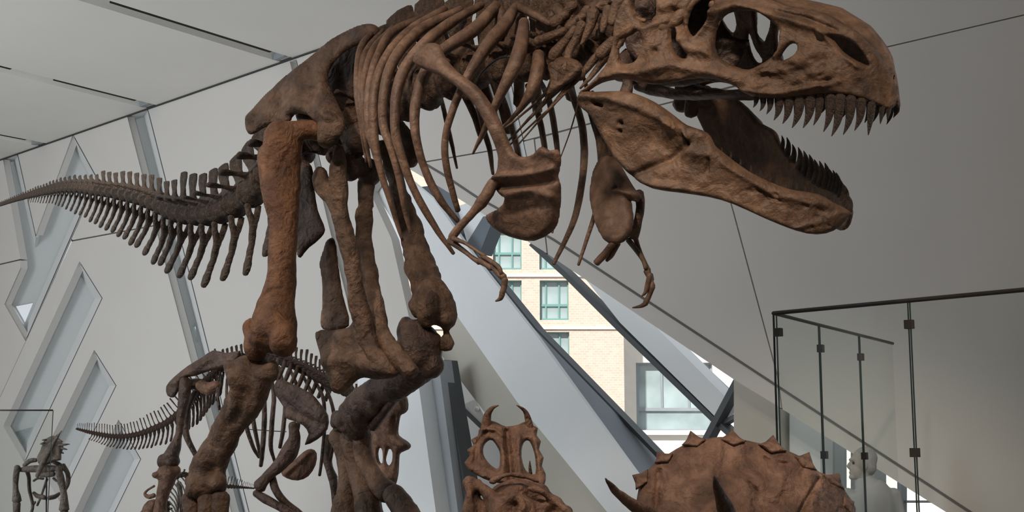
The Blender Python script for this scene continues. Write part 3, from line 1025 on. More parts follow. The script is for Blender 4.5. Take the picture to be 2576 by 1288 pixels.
# left lower leg: raised, seen end on
g = Geo()
g.tube(rows([(1040, 822, la + .08, 36), (1056, 872, la + .1, 58, .7), (1050, 915, la + .06, 56, .7), (1010, 955, la - .02, 42, .8), (952, 990, la - .16, 42, .8), (908, 1030, la - .28, 48, .8), (882, 1068, la - .36, 50, .8)]), n=14, steps=4)
for c in ((1090, 915, la + .05, 30, 34, 34), (1020, 830, la + .1, 20, 28, 36), (845, 1055, la - .36, 18, 26, 24), (1085, 938, la + .05, 24, 24, 14)):
    p = TP(*c[:3]); k = p[1] / F
    g.ell(p, (c[3] * k, c[4] * k, c[5] * k))
g.build('tibia', 'darkbone', trex, 0.016, 3, 0.010, 12)
g = Geo()
g.tube(rows([(1046, 950, la + .04, 12), (1010, 985, la - .06, 10), (975, 1025, la - .18, 11), (938, 1072, la - .32, 14)]), n=8)
g.build('fibula', 'darkbone', trex)
lb_ = la - .42
foot([[(848, 1092, lb_, 25), (862, 1120, lb_, 26), (872, 1165, lb_, 25), (878, 1205, lb_, 27), (876, 1245, lb_ + .02, 32)],
      [(884, 1095, lb_, 30), (890, 1130, lb_, 28), (900, 1180, lb_, 28), (914, 1225, lb_ + .02, 33), (925, 1255, lb_ + .04, 36)],
      [(912, 1090, lb_, 24), (910, 1130, lb_, 24), (925, 1175, lb_, 24), (952, 1215, lb_ + .01, 28), (980, 1243, lb_ + .02, 30)]], [], trex, 'bone')
for pts in ([(870, 1250, 30), (862, 1300, 32), (850, 1370, 30), (835, 1460, 24), (820, 1530, 14)], [(922, 1255, 36), (932, 1310, 36), (945, 1390, 32), (955, 1480, 26), (965, 1560, 14)], [(985, 1240, 28), (1022, 1290, 32), (1060, 1360, 30), (1090, 1440, 24), (1110, 1510, 14)]):
    g = Geo(); g.tube(rows([(x, y, lb_ + .04 + (y - 1250) * .0006, w) for x, y, w in pts]), n=10, steps=3)
    g.build('toe', 'bone', trex, 0.016, 2, 0.004, 12)

# ---- pubis pair with its boot, ischium
g = Geo()
g.tube(rows([(856, 372, .20, 14), (852, 420, .18, 22), (852, 470, .17, 24), (862, 556, .15, 22), (882, 640, .12, 23), (894, 715, .10, 24), (908, 790, .07, 26), (928, 862, .04, 26), (958, 912, .03, 28), (985, 940, .02, 22)]), n=11, steps=4)
g.tube(rows([(806, 430, .18, 18), (812, 465, .17, 24), (835, 510, .16, 14), (850, 560, .15, 12)]), n=9)
g.build('pubis', 'bone', trex, 0.014, 2, 0.008, 12)
g = Geo()
g.tube(rows([(922, 455, -.16, 22), (921, 520, -.16, 21)]), n=9, steps=2, cap=.2)
g.tube(rows([(916, 528, -.15, 22), (914, 600, -.14, 23), (926, 684, -.10, 24), (940, 765, -.07, 24), (962, 842, -.04, 25), (1005, 905, -.02, 30), (1042, 938, -.02, 18)]), n=11, steps=4, cap=.2)
g.build('pubis', 'bone', trex, 0.014, 2, 0.008, 12)
boot = [(800, 835), (840, 830), (880, 822), (905, 800), (930, 850), (985, 915), (1000, 945), (950, 955), (915, 950), (890, 962), (862, 990), (845, 985), (830, 950), (812, 895)]
v, f = plate(boot, lambda x, y: TP(x, y, 0.02), -TL, 0.07, 30, g=4, strokes=[([(830, 915), (900, 905), (960, 930)], 18, 0.03), ([(890, 830), (900, 880)], 14, -0.02)], amp=0.008, nscale=9)
mk('pubic_boot', v, f, 'bone', trex)
isc = [(752, 400), (784, 418), (790, 470), (800, 530), (818, 578), (800, 605), (775, 625), (750, 648), (746, 560), (750, 470)]
v, f = plate(isc, lambda x, y: TP(x, y, 0.1), -TL, 0.03, 14, g=4, amp=0.006, nscale=9)
mk('ischium', v, f, 'darkbone', trex)
isc2 = [(826, 602), (842, 604), (850, 660), (862, 740), (878, 820), (812, 828), (814, 760), (812, 700), (806, 665), (816, 630)]
v, f = plate(isc2, lambda x, y: TP(x, y, -.08), -TL, 0.03, 14, g=4, strokes=[([(835, 620), (845, 800)], 8, .012)], amp=0.006, nscale=9)
mk('ischium', v, f, 'bone', trex)
g = Geo()
for x, y, a, rx, rz in ((880, 400, .0, 34, 60), (930, 430, -.15, 30, 34), (905, 350, .05, 40, 40), (840, 395, .16, 22, 18)):
    p = TP(x, y, a); k = p[1] / F
    g.ell(p, (rx * k, 40 * k, rz * k))
g.build('sacral_block', 'darkbone', trex, 0.016, 2, 0.012, 9)

# ---- ribs: (x, y, lateral offset, half width)
ribs_r = [
    [(948, 74, .10, 5), (909, 116, .30, 7), (898, 186, .44, 7), (898, 252, .48, 6.5), (909, 330, .45, 6), (921, 407, .38, 4)],
    [(963, 78, .10, 5), (921, 132, .32, 8), (907, 202, .45, 8), (907, 272, .49, 7), (917, 341, .46, 6.5), (932, 419, .38, 4)],
    [(987, 70, .10, 6), (940, 124, .33, 8), (917, 194, .46, 8), (913, 252, .50, 8), (921, 330, .47, 7), (948, 407, .40, 4)],
    [(1064, 43, .08, 7), (987, 81, .25, 9), (948, 144, .42, 9), (929, 217, .50, 9), (925, 303, .52, 9), (942, 388, .48, 7), (967, 446, .42, 4)],
    [(1119, 23, .08, 8), (1026, 81, .28, 10), (967, 151, .44, 10), (942, 233, .52, 10), (940, 330, .53, 10), (952, 407, .50, 9), (979, 500, .44, 8), (1013, 605, .36, 4)],
    [(1160, 23, .08, 8), (1057, 74, .28, 11), (991, 147, .45, 11), (967, 233, .53, 11), (963, 310, .54, 10), (983, 369, .52, 10), (1002, 440, .48, 9), (1018, 520, .43, 8), (1032, 585, .38, 4)],
    [(1212, 12, .08, 8), (1130, 58, .25, 11), (1070, 108, .40, 12), (1022, 167, .48, 12), (998, 233, .54, 12), (993, 310, .56, 11), (1002, 369, .54, 11), (1033, 458, .48, 10), (1080, 548, .40, 9), (1140, 638, .30, 5)],
    [(1250, 15, .08, 12), (1190, 75, .25, 14), (1115, 125, .40, 12), (1065, 185, .49, 11), (1044, 270, .55, 12), (1046, 340, .55, 11), (1066, 420, .50, 10), (1105, 500, .43, 10), (1152, 556, .35, 6)],
    [(1299, 16, .08, 9), (1270, 60, .2, 14), (1233, 105, .32, 14), (1195, 160, .42, 12), (1162, 220, .48, 10), (1130, 303, .51, 9), (1119, 375, .50, 9), (1128, 446, .46, 9), (1152, 530, .38, 7)],
    [(1318, 56, .22, 11), (1312, 110, .34, 14), (1300, 150, .40, 16), (1279, 196, .43, 15), (1252, 252, .44, 11), (1217, 330, .42, 8), (1190, 387, .38, 3)],
    [(1355, 136, .24, 12), (1352, 180, .30, 14), (1340, 225, .33, 14), (1318, 262, .33, 9), (1285, 300, .31, 5), (1240, 342, .28, 2)],
]
ribs_l = [
    [(1100, 225, -.10, 5), (1115, 268, -.34, 6), (1132, 340, -.46, 6), (1150, 422, -.42, 3)],
    [(1190, 225, -.10, 6), (1212, 308, -.40, 7), (1232, 380, -.46, 7), (1240, 437, -.42, 4)],
    [(1245, 205, -.12, 6), (1268, 256, -.38, 7), (1290, 330, -.46, 8), (1308, 410, -.45, 7), (1318, 500, -.4, 4)],
    [(1325, 215, -.12, 6), (1348, 270, -.38, 8), (1364, 330, -.46, 8), (1374, 400, -.46, 7), (1392, 520, -.42, 6), (1390, 585, -.38, 3)],
    [(1358, 205, -.12, 6), (1380, 250, -.38, 8), (1396, 330, -.46, 8), (1406, 410, -.44, 6)],
    [(1415, 190, -.12, 6), (1440, 240, -.36, 9), (1462, 310, -.46, 10), (1470, 388, -.48, 10), (1458, 490, -.46, 9), (1438, 570, -.42, 8), (1393, 664, -.36, 5)],
    [(1470, 200, -.12, 5), (1495, 290, -.40, 8), (1508, 370, -.44, 8), (1512, 460, -.42, 8), (1490, 560, -.40, 6), (1455, 666, -.34, 4)],
    [(1490, 230, -.14, 4), (1520, 334, -.42, 5), (1537, 392, -.42, 4)],
]
for r in ribs_r:
    g = Geo(); g.tube(rows([(q[0], q[1], q[2], q[3] * float(np.interp(i / (len(r) - 1), [0, .2, .6, 1], [1.3, 1.35, 1.12, 1.0])), 1.1) for i, q in enumerate(r)]), n=9, steps=5)
    g.build('rib', 'rib', trex, None, 0, 0.002, 9)
for r in ribs_l:
    g = Geo(); g.tube(rows([(*q, 1.2) for q in r]), n=8, steps=5)
    g.build('rib', 'bone', trex, None, 0, 0.002, 9)
for r in ribs_r[2:9]:                                               # far-side ribs, the arched part that shows past the spine
    q = arr(rows([(x, y, a, w * 1.3, 1.1) for x, y, a, w in r[:4]]))
    q[:, :3] = tmirror(q[:, :3])
    g = Geo(); g.tube(q, n=8, steps=4); g.build('rib', 'bone', trex, None, 0, .002, 9)
# rib heads forking onto the spine
for r in ([(1299, 16, .08, 12), (1340, 36, .10, 11), (1385, 62, .10, 8)], [(1250, 15, .08, 13), (1262, 50, .06, 18), (1245, 90, .06, 8)]):
    g = Geo(); g.tube(rows(r), n=9); g.build('rib_head', 'rib', trex, None, 0, .003, 12)
# neck ribs: short blades and long thin rods
for r in ([(1422, 78, .16, 8), (1385, 92, .17, 9), (1352, 105, .17, 10)], [(1446, 70, .17, 7), (1425, 100, .18, 8), (1398, 132, .18, 11), (1388, 148, .18, 9)], [(1465, 60, .18, 10), (1452, 92, .19, 8), (1432, 125, .19, 8), (1426, 150, .19, 8)],
          [(1492, 30, .18, 13), (1486, 62, .19, 9), (1472, 92, .19, 6), (1461, 110, .19, 3)], [(1530, 20, .17, 9), (1520, 60, .18, 8), (1515, 80, .18, 5)], [(1562, 0, .16, 12), (1545, 30, .17, 11), (1540, 60, .17, 8)],
          [(1535, 128, .17, 8), (1518, 150, .18, 8), (1500, 175, .18, 6), (1460, 222, .2, 3)], [(1505, 135, .17, 8), (1485, 160, .18, 8), (1440, 215, .2, 4), (1380, 275, .22, 3), (1278, 368, .25, 2.2)],
          [(1428, 170, .17, 22), (1418, 200, .18, 13), (1390, 235, .2, 6), (1330, 300, .22, 4), (1255, 378, .25, 2)], [(1392, 165, .17, 12), (1400, 190, .18, 12), (1372, 235, .2, 5), (1300, 300, .23, 3), (1258, 328, .25, 2)],
          [(1450, 180, .17, 12), (1430, 215, .2, 6), (1360, 300, .22, 3), (1305, 362, .24, 2.2)], [(1462, 228, -.1, 2), (1435, 330, -.1, 1.8), (1406, 405, -.1, 1.5)],
          [(1405, 168, .2, 20), (1440, 176, .2, 20), (1462, 192, .2, 10)], [(1545, 100, .2, 9), (1528, 118, .2, 12), (1508, 138, .2, 12)], [(1585, 20, .2, 9), (1560, 60, .22, 10), (1552, 100, .22, 8)], [(1400, 20, .12, 11), (1420, 40, .13, 10), (1438, 10, .12, 9)], [(1395, 60, .13, 13), (1425, 32, .13, 9), (1445, 12, .13, 9)], [(1480, 20, .12, 8), (1462, 45, .14, 9), (1430, 70, .14, 9)]):
    r = [(q[0], q[1], q[2], q[3] * (1.4 if q[3] > 5.5 else 1.0)) for q in r]
    g = Geo(); g.tube(rows(r), n=8, steps=4); g.build('neck_rib', 'bone', trex, None, 0, .002, 14)

v, f = plate([(1380, 168), (1402, 158), (1435, 154), (1465, 170), (1452, 192), (1432, 208), (1412, 218), (1392, 238), (1376, 240), (1388, 205)], lambda x, y: TP(x, y, .24), -TL, .025, 8, g=3, amp=.006, nscale=12, sub=2, strokes=[([(1425, 160), (1412, 205)], 5, -.025)])
mk('neck_rib', v, f, 'bone', trex)
for pts in ([(1360, 40), (1400, 10), (1430, -10), (1470, -15), (1500, -5), (1540, -20), (1575, -10), (1590, 30), (1560, 70), (1530, 100), (1490, 120), (1440, 130), (1390, 120), (1350, 90)],):
    v, f = plate(pts, lambda x, y: TP(x, y, .02), -TL, .05, 16, g=4, amp=.02, nscale=13, sub=2, strokes=[([(1400, 60), (1440, 0)], 9, .05), ([(1450, 80), (1490, 0)], 9, .05), ([(1500, 80), (1540, 0)], 9, .05)])
    mk('neural_arch', v, f, 'bone', trex)
# ---- shoulder blades with the coracoid plates
scap = [(1043, 150), (1055, 125), (1080, 108), (1106, 113), (1120, 142), (1150, 180), (1200, 216), (1240, 268), (1270, 330), (1293, 382), (1318, 395), (1345, 386), (1363, 368), (1384, 379), (1404, 376), (1412, 405), (1403, 440), (1411, 470),
        (1406, 545), (1390, 582), (1345, 606), (1300, 601), (1260, 586), (1230, 562), (1226, 540), (1255, 526), (1277, 502), (1262, 494), (1249, 478), (1240, 455), (1252, 438), (1257, 400), (1242, 352), (1214, 290), (1175, 242), (1118, 196), (1052, 168)]
def scsurf(x, y):
    a = np.interp(y, [110, 200, 330, 400, 480, 600], [.60, .60, .55, .50, .44, .32])
    return TP(x, y, a)
st = [([(1075, 140), (1180, 225), (1262, 350)], 18, .012), ([(1250, 450), (1330, 445), (1405, 430)], 9, .022), ([(1250, 470), (1330, 470), (1400, 455)], 10, -.022), ([(1280, 500), (1340, 480), (1400, 500)], 12, .02), ([(1290, 540), (1370, 520)], 12, -.012), ([(1330, 400), (1400, 410)], 14, -.01)]
v, f = plate(scap, scsurf, -TL, 0.032, 14, g=3.5, strokes=st, amp=0.004, nscale=10, sub=2)
mk('shoulder_blade', v, f, 'rib', trex)
cor = [(1512, 396), (1530, 391), (1547, 392), (1562, 415), (1585, 455), (1600, 478), (1613, 490), (1604, 510), (1588, 505), (1594, 545), (1588, 585), (1570, 608), (1545, 615), (1520, 604), (1498, 560), (1487, 510), (1486, 470), (1494, 430)]
v, f = plate(cor, lambda x, y: TP(x, y, np.interp(y, [390, 500, 615], [-.44, -.40, -.30])), -TL, 0.035, 16, g=3.5, strokes=[([(1555, 480), (1600, 490)], 8, .03), ([(1556, 474)], 6, -.04), ([(1530, 520), (1540, 590)], 14, .012)], amp=0.005, nscale=10, sub=2)
mk('coracoid', v, f, 'rib', trex)
# left blade running up behind the ribs
g = Geo(); g.tube(rows([(1530, 400, -.44, 22, .5), (1510, 345, -.48, 13, .5), (1490, 290, -.5, 10, .5), (1470, 240, -.5, 9, .5)]), n=10)
g.build('shoulder_blade', 'bone', trex, None, 0, .003, 10)

# ---- small arms
g = Geo()
g.tube(rows([(1262, 452, .46, 14), (1240, 462, .48, 16), (1222, 495, .50, 16), (1190, 535, .52, 11), (1158, 570, .54, 10), (1135, 600, .55, 12)]), n=10)
p = TP(1217, 508, .5); k = p[1] / F; g.ell(p, (12 * k, 10 * k, 16 * k))
g.build('humerus', 'rib', trex, .01, 2, .003, 14)
for r in ([(1132, 604, .55, 11), (1155, 622, .54, 7), (1185, 645, .53, 6), (1205, 660, .53, 7)], [(1140, 600, .57, 7), (1170, 612, .57, 4.5), (1200, 632, .56, 4.5), (1218, 645, .55, 6)]):
    g = Geo(); g.tube(rows(r), n=8); g.build('forearm_bone', 'rib', trex, None, 0, .002, 14)
for r in ([(1205, 655, .54, 9), (1222, 665, .54, 8), (1238, 674, .54, 8)], [(1212, 645, .55, 6), (1232, 656, .55, 6), (1245, 664, .55, 6)], [(1238, 668, .54, 8), (1252, 682, .54, 9), (1268, 698, .54, 10)], [(1270, 702, .54, 9), (1268, 722, .54, 8), (1262, 738, .54, 8)], [(1263, 738, .54, 8), (1258, 750, .54, 6), (1246, 757, .54, 2)], [(1240, 660, .56, 6), (1256, 672, .56, 6), (1262, 690, .55, 5)]):
    g = Geo(); g.tube(rows(r), n=8, steps=3); g.build('finger_bone', 'rib', trex, None, 0, .002, 14)
g = Geo()
g.tube(rows([(1606, 484, -.46, 14), (1612, 520, -.47, 12), (1604, 560, -.48, 12), (1592, 596, -.48, 14)]), n=9)
g.build('humerus', 'bone', trex, None, 0, .003, 14)
for r in ([(1580, 604, -.46, 7), (1600, 630, -.46, 7), (1618, 655, -.46, 6), (1625, 675, -.46, 6)], [(1598, 600, -.48, 7), (1608, 630, -.48, 5.5), (1622, 660, -.48, 6), (1632, 680, -.48, 7)]):
    g = Geo(); g.tube(rows(r), n=8); g.build('forearm_bone', 'rib', trex, None, 0, .002, 14)
for r in ([(1628, 680, -.48, 10), (1634, 700, -.48, 7), (1640, 720, -.48, 9)], [(1640, 720, -.48, 9), (1634, 740, -.48, 7), (1624, 762, -.48, 8)], [(1626, 762, -.48, 7), (1612, 770, -.48, 5), (1591, 774, -.48, 1.5)], [(1634, 690, -.46, 7), (1628, 715, -.46, 7), (1622, 735, -.46, 5), (1612, 745, -.46, 1.5)], [(1636, 690, -.5, 7), (1640, 705, -.5, 6)]):
    g = Geo(); g.tube(rows(r), n=8, steps=3); g.build('finger_bone', 'rib', trex, None, 0, .002, 14)
for r in ([(1545, 608, -.3, 9), (1525, 635, -.3, 10), (1500, 662, -.3, 9)], [(1556, 612, -.33, 7), (1540, 640, -.33, 7), (1526, 656, -.33, 4)]):
    g = Geo(); g.tube(rows(r), n=8, cap=.3); g.build('belly_rib', 'rib', trex, None, 0, .002, 14)

# ---- skull: each side a curved wall of bone with its windows, roof between, teeth below
HD = np.array([0.79, -0.61, 0.0]); HD /= np.linalg.norm(HD)
ROLL = math.radians(12.0)                                            # the head is tilted, its far side a little higher
HL = np.array([-HD[1] * math.cos(ROLL), HD[0] * math.cos(ROLL), math.sin(ROLL)])
HM = np.array([0.635, 6.645, 3.26])
def hmirror(v):
    v = arr(v)
    return v - 2 * ((v - HM) @ HL)[:, None] * HL
def head_at(wfn):
    def f(x, y, extra=0.0):
        d = ray(x, y)
        sh_ = d.shape[:-1]
        lo, hi = np.full(sh_, 4.0), np.full(sh_, 8.5)
        for _ in range(40):
            m = (lo + hi) / 2
            p = CAM + d * m[..., None]
            L = (p - HM) @ HD
            lat = -((p - HM) @ HL)
            gq = lat - wfn(L, p[..., 2]) + extra
            far = gq < 0
            hi = np.where(far, m, hi)
            lo = np.where(far, lo, m)
        return CAM + d * ((lo + hi) / 2)[..., None]
    return f
def wsk(L, z):
    w = np.interp(L, [-.2, 0, .35, .7, 1.0, 1.15, 1.24, 1.30, 1.34, 1.5], [.51, .51, .45, .32, .215, .175, .135, .08, 0.0, -.25])
    top = np.clip((z - 3.30) / 0.55, 0, 1)
    return w * (1 - 0.32 * top ** 2) if False else w - 0.12 * top ** 2 * np.clip(L / 0.6, 0.2, 1)
def wjaw(L, z):
    return np.interp(L, [-.2, 0, .3, .6, .9, 1.0, 1.05, 1.08, 1.4], [.51, .51, .46, .33, .16, .075, .02, -.01, -.25])
SKP = head_at(wsk)
JWP = head_at(wjaw)
skull_o = [(2252, 266), (2256, 244), (2252, 208), (2226, 158), (2193, 115), (2156, 82), (2117, 60), (2077, 37), (2024, 24), (1978, 15), (1938, -2), (1880, -22), (1800, -40), (1720, -46), (1650, -40), (1600, -24), (1565, 10), (1548, 62), (1545, 100), (1532, 150), (1515, 178), (1488, 208), (1460, 232),
           (1466, 240), (1500, 216), (1530, 204), (1570, 199), (1612, 207), (1652, 213), (1700, 206), (1760, 197), (1810, 202), (1858, 222), (1892, 243), (1950, 248), (2010, 244), (2065, 238), (2110, 236), (2160, 246), (2205, 262), (2236, 274)]
h_ant = [(1800, 100), (1806, 70), (1822, 42), (1846, 30), (1880, 27), (1912, 33), (1945, 58), (1965, 82), (1958, 125), (1938, 146), (1912, 163), (1882, 175), (1853, 168), (1823, 155), (1802, 132)]
h_max = [(1962, 153), (1972, 130), (1988, 112), (2002, 110), (2008, 120), (2003, 133), (1984, 146)]
h_nar = [(2093, 91), (2112, 92), (2138, 102), (2160, 119), (2176, 140), (2187, 163), (2172, 160), (2148, 148), (2122, 130), (2104, 108)]
h_orb = [(1730, 66), (1738, 30), (1752, -5), (1780, -12), (1796, -2), (1798, 24), (1784, 52), (1762, 78), (1744, 92)]
h_tem = [(1558, 118), (1568, 100), (1590, 88), (1606, 78), (1618, 92), (1614, 125), (1602, 150), (1582, 160), (1562, 154)]
h_cre = [(1688, 80), (1696, 66), (1702, 84), (1712, 112), (1732, 138), (1722, 147), (1704, 140), (1692, 116)]
h_bk = [(1594, 8), (1612, -16), (1640, -20), (1652, 4), (1650, 40), (1630, 62), (1606, 44)]
sst = [([(1530, 196), (1620, 180), (1700, 165), (1760, 175), (1850, 195), (1900, 215)], 14, .022), ([(1800, 30), (1860, 10), (1960, 40), (2060, 70), (2100, 88)], 12, .026), ([(1640, 90), (1660, 150), (1650, 180)], 22, .022), ([(1655, 130)], 9, -.03), ([(1720, 100), (1770, 60), (1800, 30)], 16, .04), ([(1740, 120), (1790, 130)], 16, .03),
       ([(1870, 228), (1950, 236), (2020, 226), (2090, 214), (2120, 206)], 7, .022), ([(1900, 205), (1960, 190), (2040, 175)], 10, -.012), ([(1985, 175), (2060, 130)], 22, .016), ([(2040, 180), (2100, 190)], 9, .012), ([(2075, 80), (2110, 110), (2165, 165)], 9, .022), ([(1965, 90), (1955, 140)], 8, .02), ([(1700, 30), (1720, 70)], 14, -.03), ([(1560, 180), (1600, 184)], 8, .018),
       ([(1680, 20), (1700, 10)], 14, .03), ([(1630, 70), (1690, 50)], 9, .02), ([(1960, 30), (2040, 48), (2110, 78)], 5, -.018), ([(2200, 200), (2240, 240)], 12, -.006)]
random.seed(5)
for _ in range(34):
    x, y = random.uniform(1880, 2110), random.uniform(150, 235)
    sst.append(([(x, y), (x + random.uniform(8, 26), y - random.uniform(-4, 14))], random.uniform(4, 7), random.choice((-1, 1)) * .009))
def sknrm(x, y):
    return np.broadcast_to(-HL, (len(x), 3))
sv, sf = plate(skull_o, SKP, -HL, 0.030, 12, holes=[h_ant, h_max, h_nar, h_orb, h_tem, h_cre, h_bk], g=3.5, strokes=sst, amp=0.006, nscale=10, sub=2)
G = Geo()
G.add(sv, sf)
G.add(hmirror(sv), [q[::-1] for q in sf])
# roof and brow
tops = [(1600, -20), (1650, -36), (1720, -42), (1800, -36), (1880, -18), (1938, 2), (1978, 18), (2024, 27), (2077, 40), (2117, 63), (2156, 85), (2193, 118), (2222, 156), (2240, 190), (2246, 215)]
rp = SKP(arr([t[0] for t in tops]), arr([t[1] for t in tops]))
rl = hmirror(rp)
n = 9
RV = []
for a, b in zip(rp, rl):
    for k in range(n):
        t = k / (n - 1)
        RV.append(a * (1 - t) + b * t + UP * (0.05 * math.sin(math.pi * t)))
RV = arr(RV)
m_ = len(rp)
RF = []
for i in range(m_ - 1):
    for k in range(n - 1):
        RF.append((i * n + k, i * n + k + 1, (i + 1) * n + k + 1, (i + 1) * n + k))
N_ = m_ * n
lowR = RV - UP * 0.045
FF = RF + [tuple(j + N_ for j in q[::-1]) for q in RF]
rim = [i * n for i in range(m_)] + [(m_ - 1) * n + k for k in range(1, n)] + [i * n + n - 1 for i in range(m_ - 2, -1, -1)] + [k for k in range(n - 2, 0, -1)]
for a, b in zip(rim, rim[1:] + rim[:1]):
    FF.append((b, a, a + N_, b + N_))
G.add(np.vstack([RV, lowR]), FF)
skull = mk('skull', np.vstack(G.v), G.f, 'skullbone', trex)
# braincase, palate and quadrate bones inside
def HP(L, lat, z):
    """L along the head, lat to the right, z height"""
    return HM + HD * L - HL * lat + UP * (z - HM[2])
g = Geo()
zc0 = float(SKP(1650, 60)[2])
g.ell(HP(.12, 0, zc0 + .02), (.16, .16, .17), (HD, HL, UP))
g.tube([[*HP(-.03, .0, zc0 + .02), .09, .09], [*HP(-.12, 0, zc0 - .02), .07, .07]], ref=(0, 0, 1))
g.tube([[*HP(.1, 0, zc0 - .08), .09, .07], [*HP(.5, 0, zc0 - .14), .05, .04], [*HP(.95, 0, zc0 - .22), .05, .03]], ref=(0, 0, 1))
for s in (-1, 1):
    g.tube([[*HP(.14, s * .30, zc0 - .08), .035, .03], [*HP(.12, s * .33, zc0 - .2), .035, .03], [*HP(.1, s * .35, zc0 - .28), .035, .03]], ref=(0, 1, 0))
    g.tube([[*HP(.1, s * .12, zc0 + .02), .06, .05], [*HP(.1, s * .24, zc0 - .0), .05, .05], [*HP(.12, s * .32, zc0 - .06), .04, .04]], ref=(0, 0, 1))
    g.tube([[*HP(.12, s * .2, zc0 - .14), .05, .03], [*HP(.45, s * .22, zc0 - .24), .07, .02], [*HP(.8, s * .1, zc0 - .26), .06, .02]], ref=(0, 0, 1))
g.build('braincase', 'darkbone', skull, .014, 3, .008, 9)
inner = [(1580, -10), (1640, -30), (1720, -34), (1800, -24), (1806, 30), (1842, 92), (1886, 100), (1872, 130), (1850, 172), (1800, 160), (1760, 168), (1680, 172), (1600, 150), (1570, 100)]
v, f = plate(inner, lambda x, y: SKP(x, y, 0.24), -HL, 0.03, 16, g=5, strokes=[([(1640, 20), (1760, 80)], 20, .04), ([(1800, 100), (1860, 110)], 14, .03)], amp=.012, nscale=9, sub=2)
mk('inner_shade_plate', v, f, 'darkbone', skull)  # dark plate added behind the skull openings in place of interior shade
# near side cheek bars and lumps behind the eye
g = Geo()
for pts in ([(1690, 60, 16), (1730, 20, 13), (1760, -10, 12)], [(1725, 120, 14), (1765, 110, 14), (1792, 90, 10)], [(1560, 48, 6), (1590, 46, 8), (1624, 52, 7)], [(1552, 120, 7), (1575, 80, 9), (1600, 66, 6)], [(1650, 50, 16), (1668, 70, 16), (1690, 50, 10)], [(1790, 10, 14), (1810, 30, 10), (1802, 70, 8)]):
    q = []
    for x, y, w in pts:
        p = SKP(x, y, 0.0)
        q.append([*p, w * p[1] / F, w * p[1] / F])
    g.tube(q, n=9)
g.build('cheek_bone', 'skullbone', skull, .01, 2, .006, 12)

# teeth
def tooth_mesh(name):
    g = Geo()
    rowsT = [(0, 0, .17, .13), (.02, -.22, .165, .125), (.04, -.45, .14, .105), (.02, -.68, .10, .075), (-.04, -.88, .05, .04), (-.09, -1.0, .012, .012)]
    g.tube([[x, 0, z, a, b] for x, z, a, b in rowsT], n=8, steps=2, ref=(0, 1, 0))
    v, f = g.solid()
    return mesh_from(name, v, f, 'tooth')
TM = tooth_mesh('tooth')
def tooth(p, down, length, fwd, parent, wid=1.0):
    z = -arr(down) / np.linalg.norm(down)
    x = arr(fwd) - z * np.dot(fwd, z)
    x /= np.linalg.norm(x)
    y = np.cross(z, x)
    inst('tooth', TM, mat4(p, (x, y, z), (length * wid, length * wid, length)), parent)
up_r = [(1902, 244, 262, 8), (1920, 246, 270, 9), (1938, 247, 277, 10), (1960, 246, 290, 13), (1984, 244, 297, 14), (2010, 242, 306, 16), (2038, 240, 306, 16), (2062, 238, 300, 13), (2090, 238, 314, 14), (2112, 240, 324, 16), (2140, 244, 321, 15), (2166, 250, 313, 14), (2194, 260, 323, 14), (2220, 268, 300, 10), (2236, 272, 292, 9)]
for i, (x, y0, y1, w) in enumerate(up_r):
    p = SKP(x, y0 - 3, 0.005)
    ln = (y1 - y0 + 8) * p[1] / F
    fw = HD if i < 12 else (HD * .5 - HL)
    ln *= 1.2
    dn = -UP * 1.0 - HD * 0.16
    tooth(p, dn, ln, fw, skull, float(np.clip((w * p[1] / F) / (0.17 * ln) * 1.05, .9, 1.6)))
    q = hmirror(p[None])[0]
    tooth(q, dn, ln * .7, HD, skull, float(np.clip((w * p[1] / F) / (0.17 * ln) * 1.05, .9, 1.6)))

# ---- lower jaw
jaw_o = [(1454, 250), (1469, 228), (1496, 231), (1543, 229), (1582, 231), (1628, 247), (1667, 269), (1702, 295), (1729, 315), (1768, 328), (1788, 343), (1799, 366), (1819, 383), (1885, 432), (1962, 468), (2009, 480), (2059, 488), (2098, 510), (2137, 531), (2129, 553), (2098, 580), (2055, 590), (2001, 580), (1923, 549), (1846, 514), (1784, 496), (1710, 485), (1644, 475), (1597, 448), (1555, 405), (1516, 343), (1489, 293), (1462, 270)]
jst = [([(1600, 440), (1690, 400), (1730, 365)], 9, -.022), ([(1640, 350), (1690, 380)], 34, -.03), ([(1470, 240), (1540, 245), (1620, 270), (1700, 310)], 12, .02), ([(1570, 310)], 6, -.03), ([(1568, 330)], 5, -.03), ([(1690, 310), (1740, 345)], 10, .03), ([(1720, 330), (1735, 360)], 7, -.03), ([(1740, 380), (1790, 390)], 18, .02), ([(1790, 400), (1785, 430)], 6, -.016),
       ([(1560, 390), (1620, 460), (1760, 480)], 12, .014), ([(1830, 410), (1960, 490), (2080, 510)], 10, .016), ([(2010, 575), (2090, 550), (2120, 535)], 8, .012), ([(2000, 585), (2050, 570)], 6, -.012), ([(1505, 260), (1520, 266)], 5, -.03), ([(2030, 500), (2060, 505)], 4, -.01)]
for _ in range(14):
    x = random.uniform(1840, 2090)
    y = np.interp(x, [1840, 2090], [440, 540]) + random.uniform(-6, 26)
    jst.append(([(x, y), (x + random.uniform(4, 14), y + 4)], 4.5, -.010))
jv, jf = plate(jaw_o, JWP, -HL, 0.032, 14, g=3.5, strokes=jst, amp=0.0045, nscale=9, sub=2)
G = Geo()
G.add(jv, jf)
G.add(hmirror(jv), [q[::-1] for q in jf])
jaw = mk('lower_jaw', np.vstack(G.v), G.f, 'skullbone', trex)
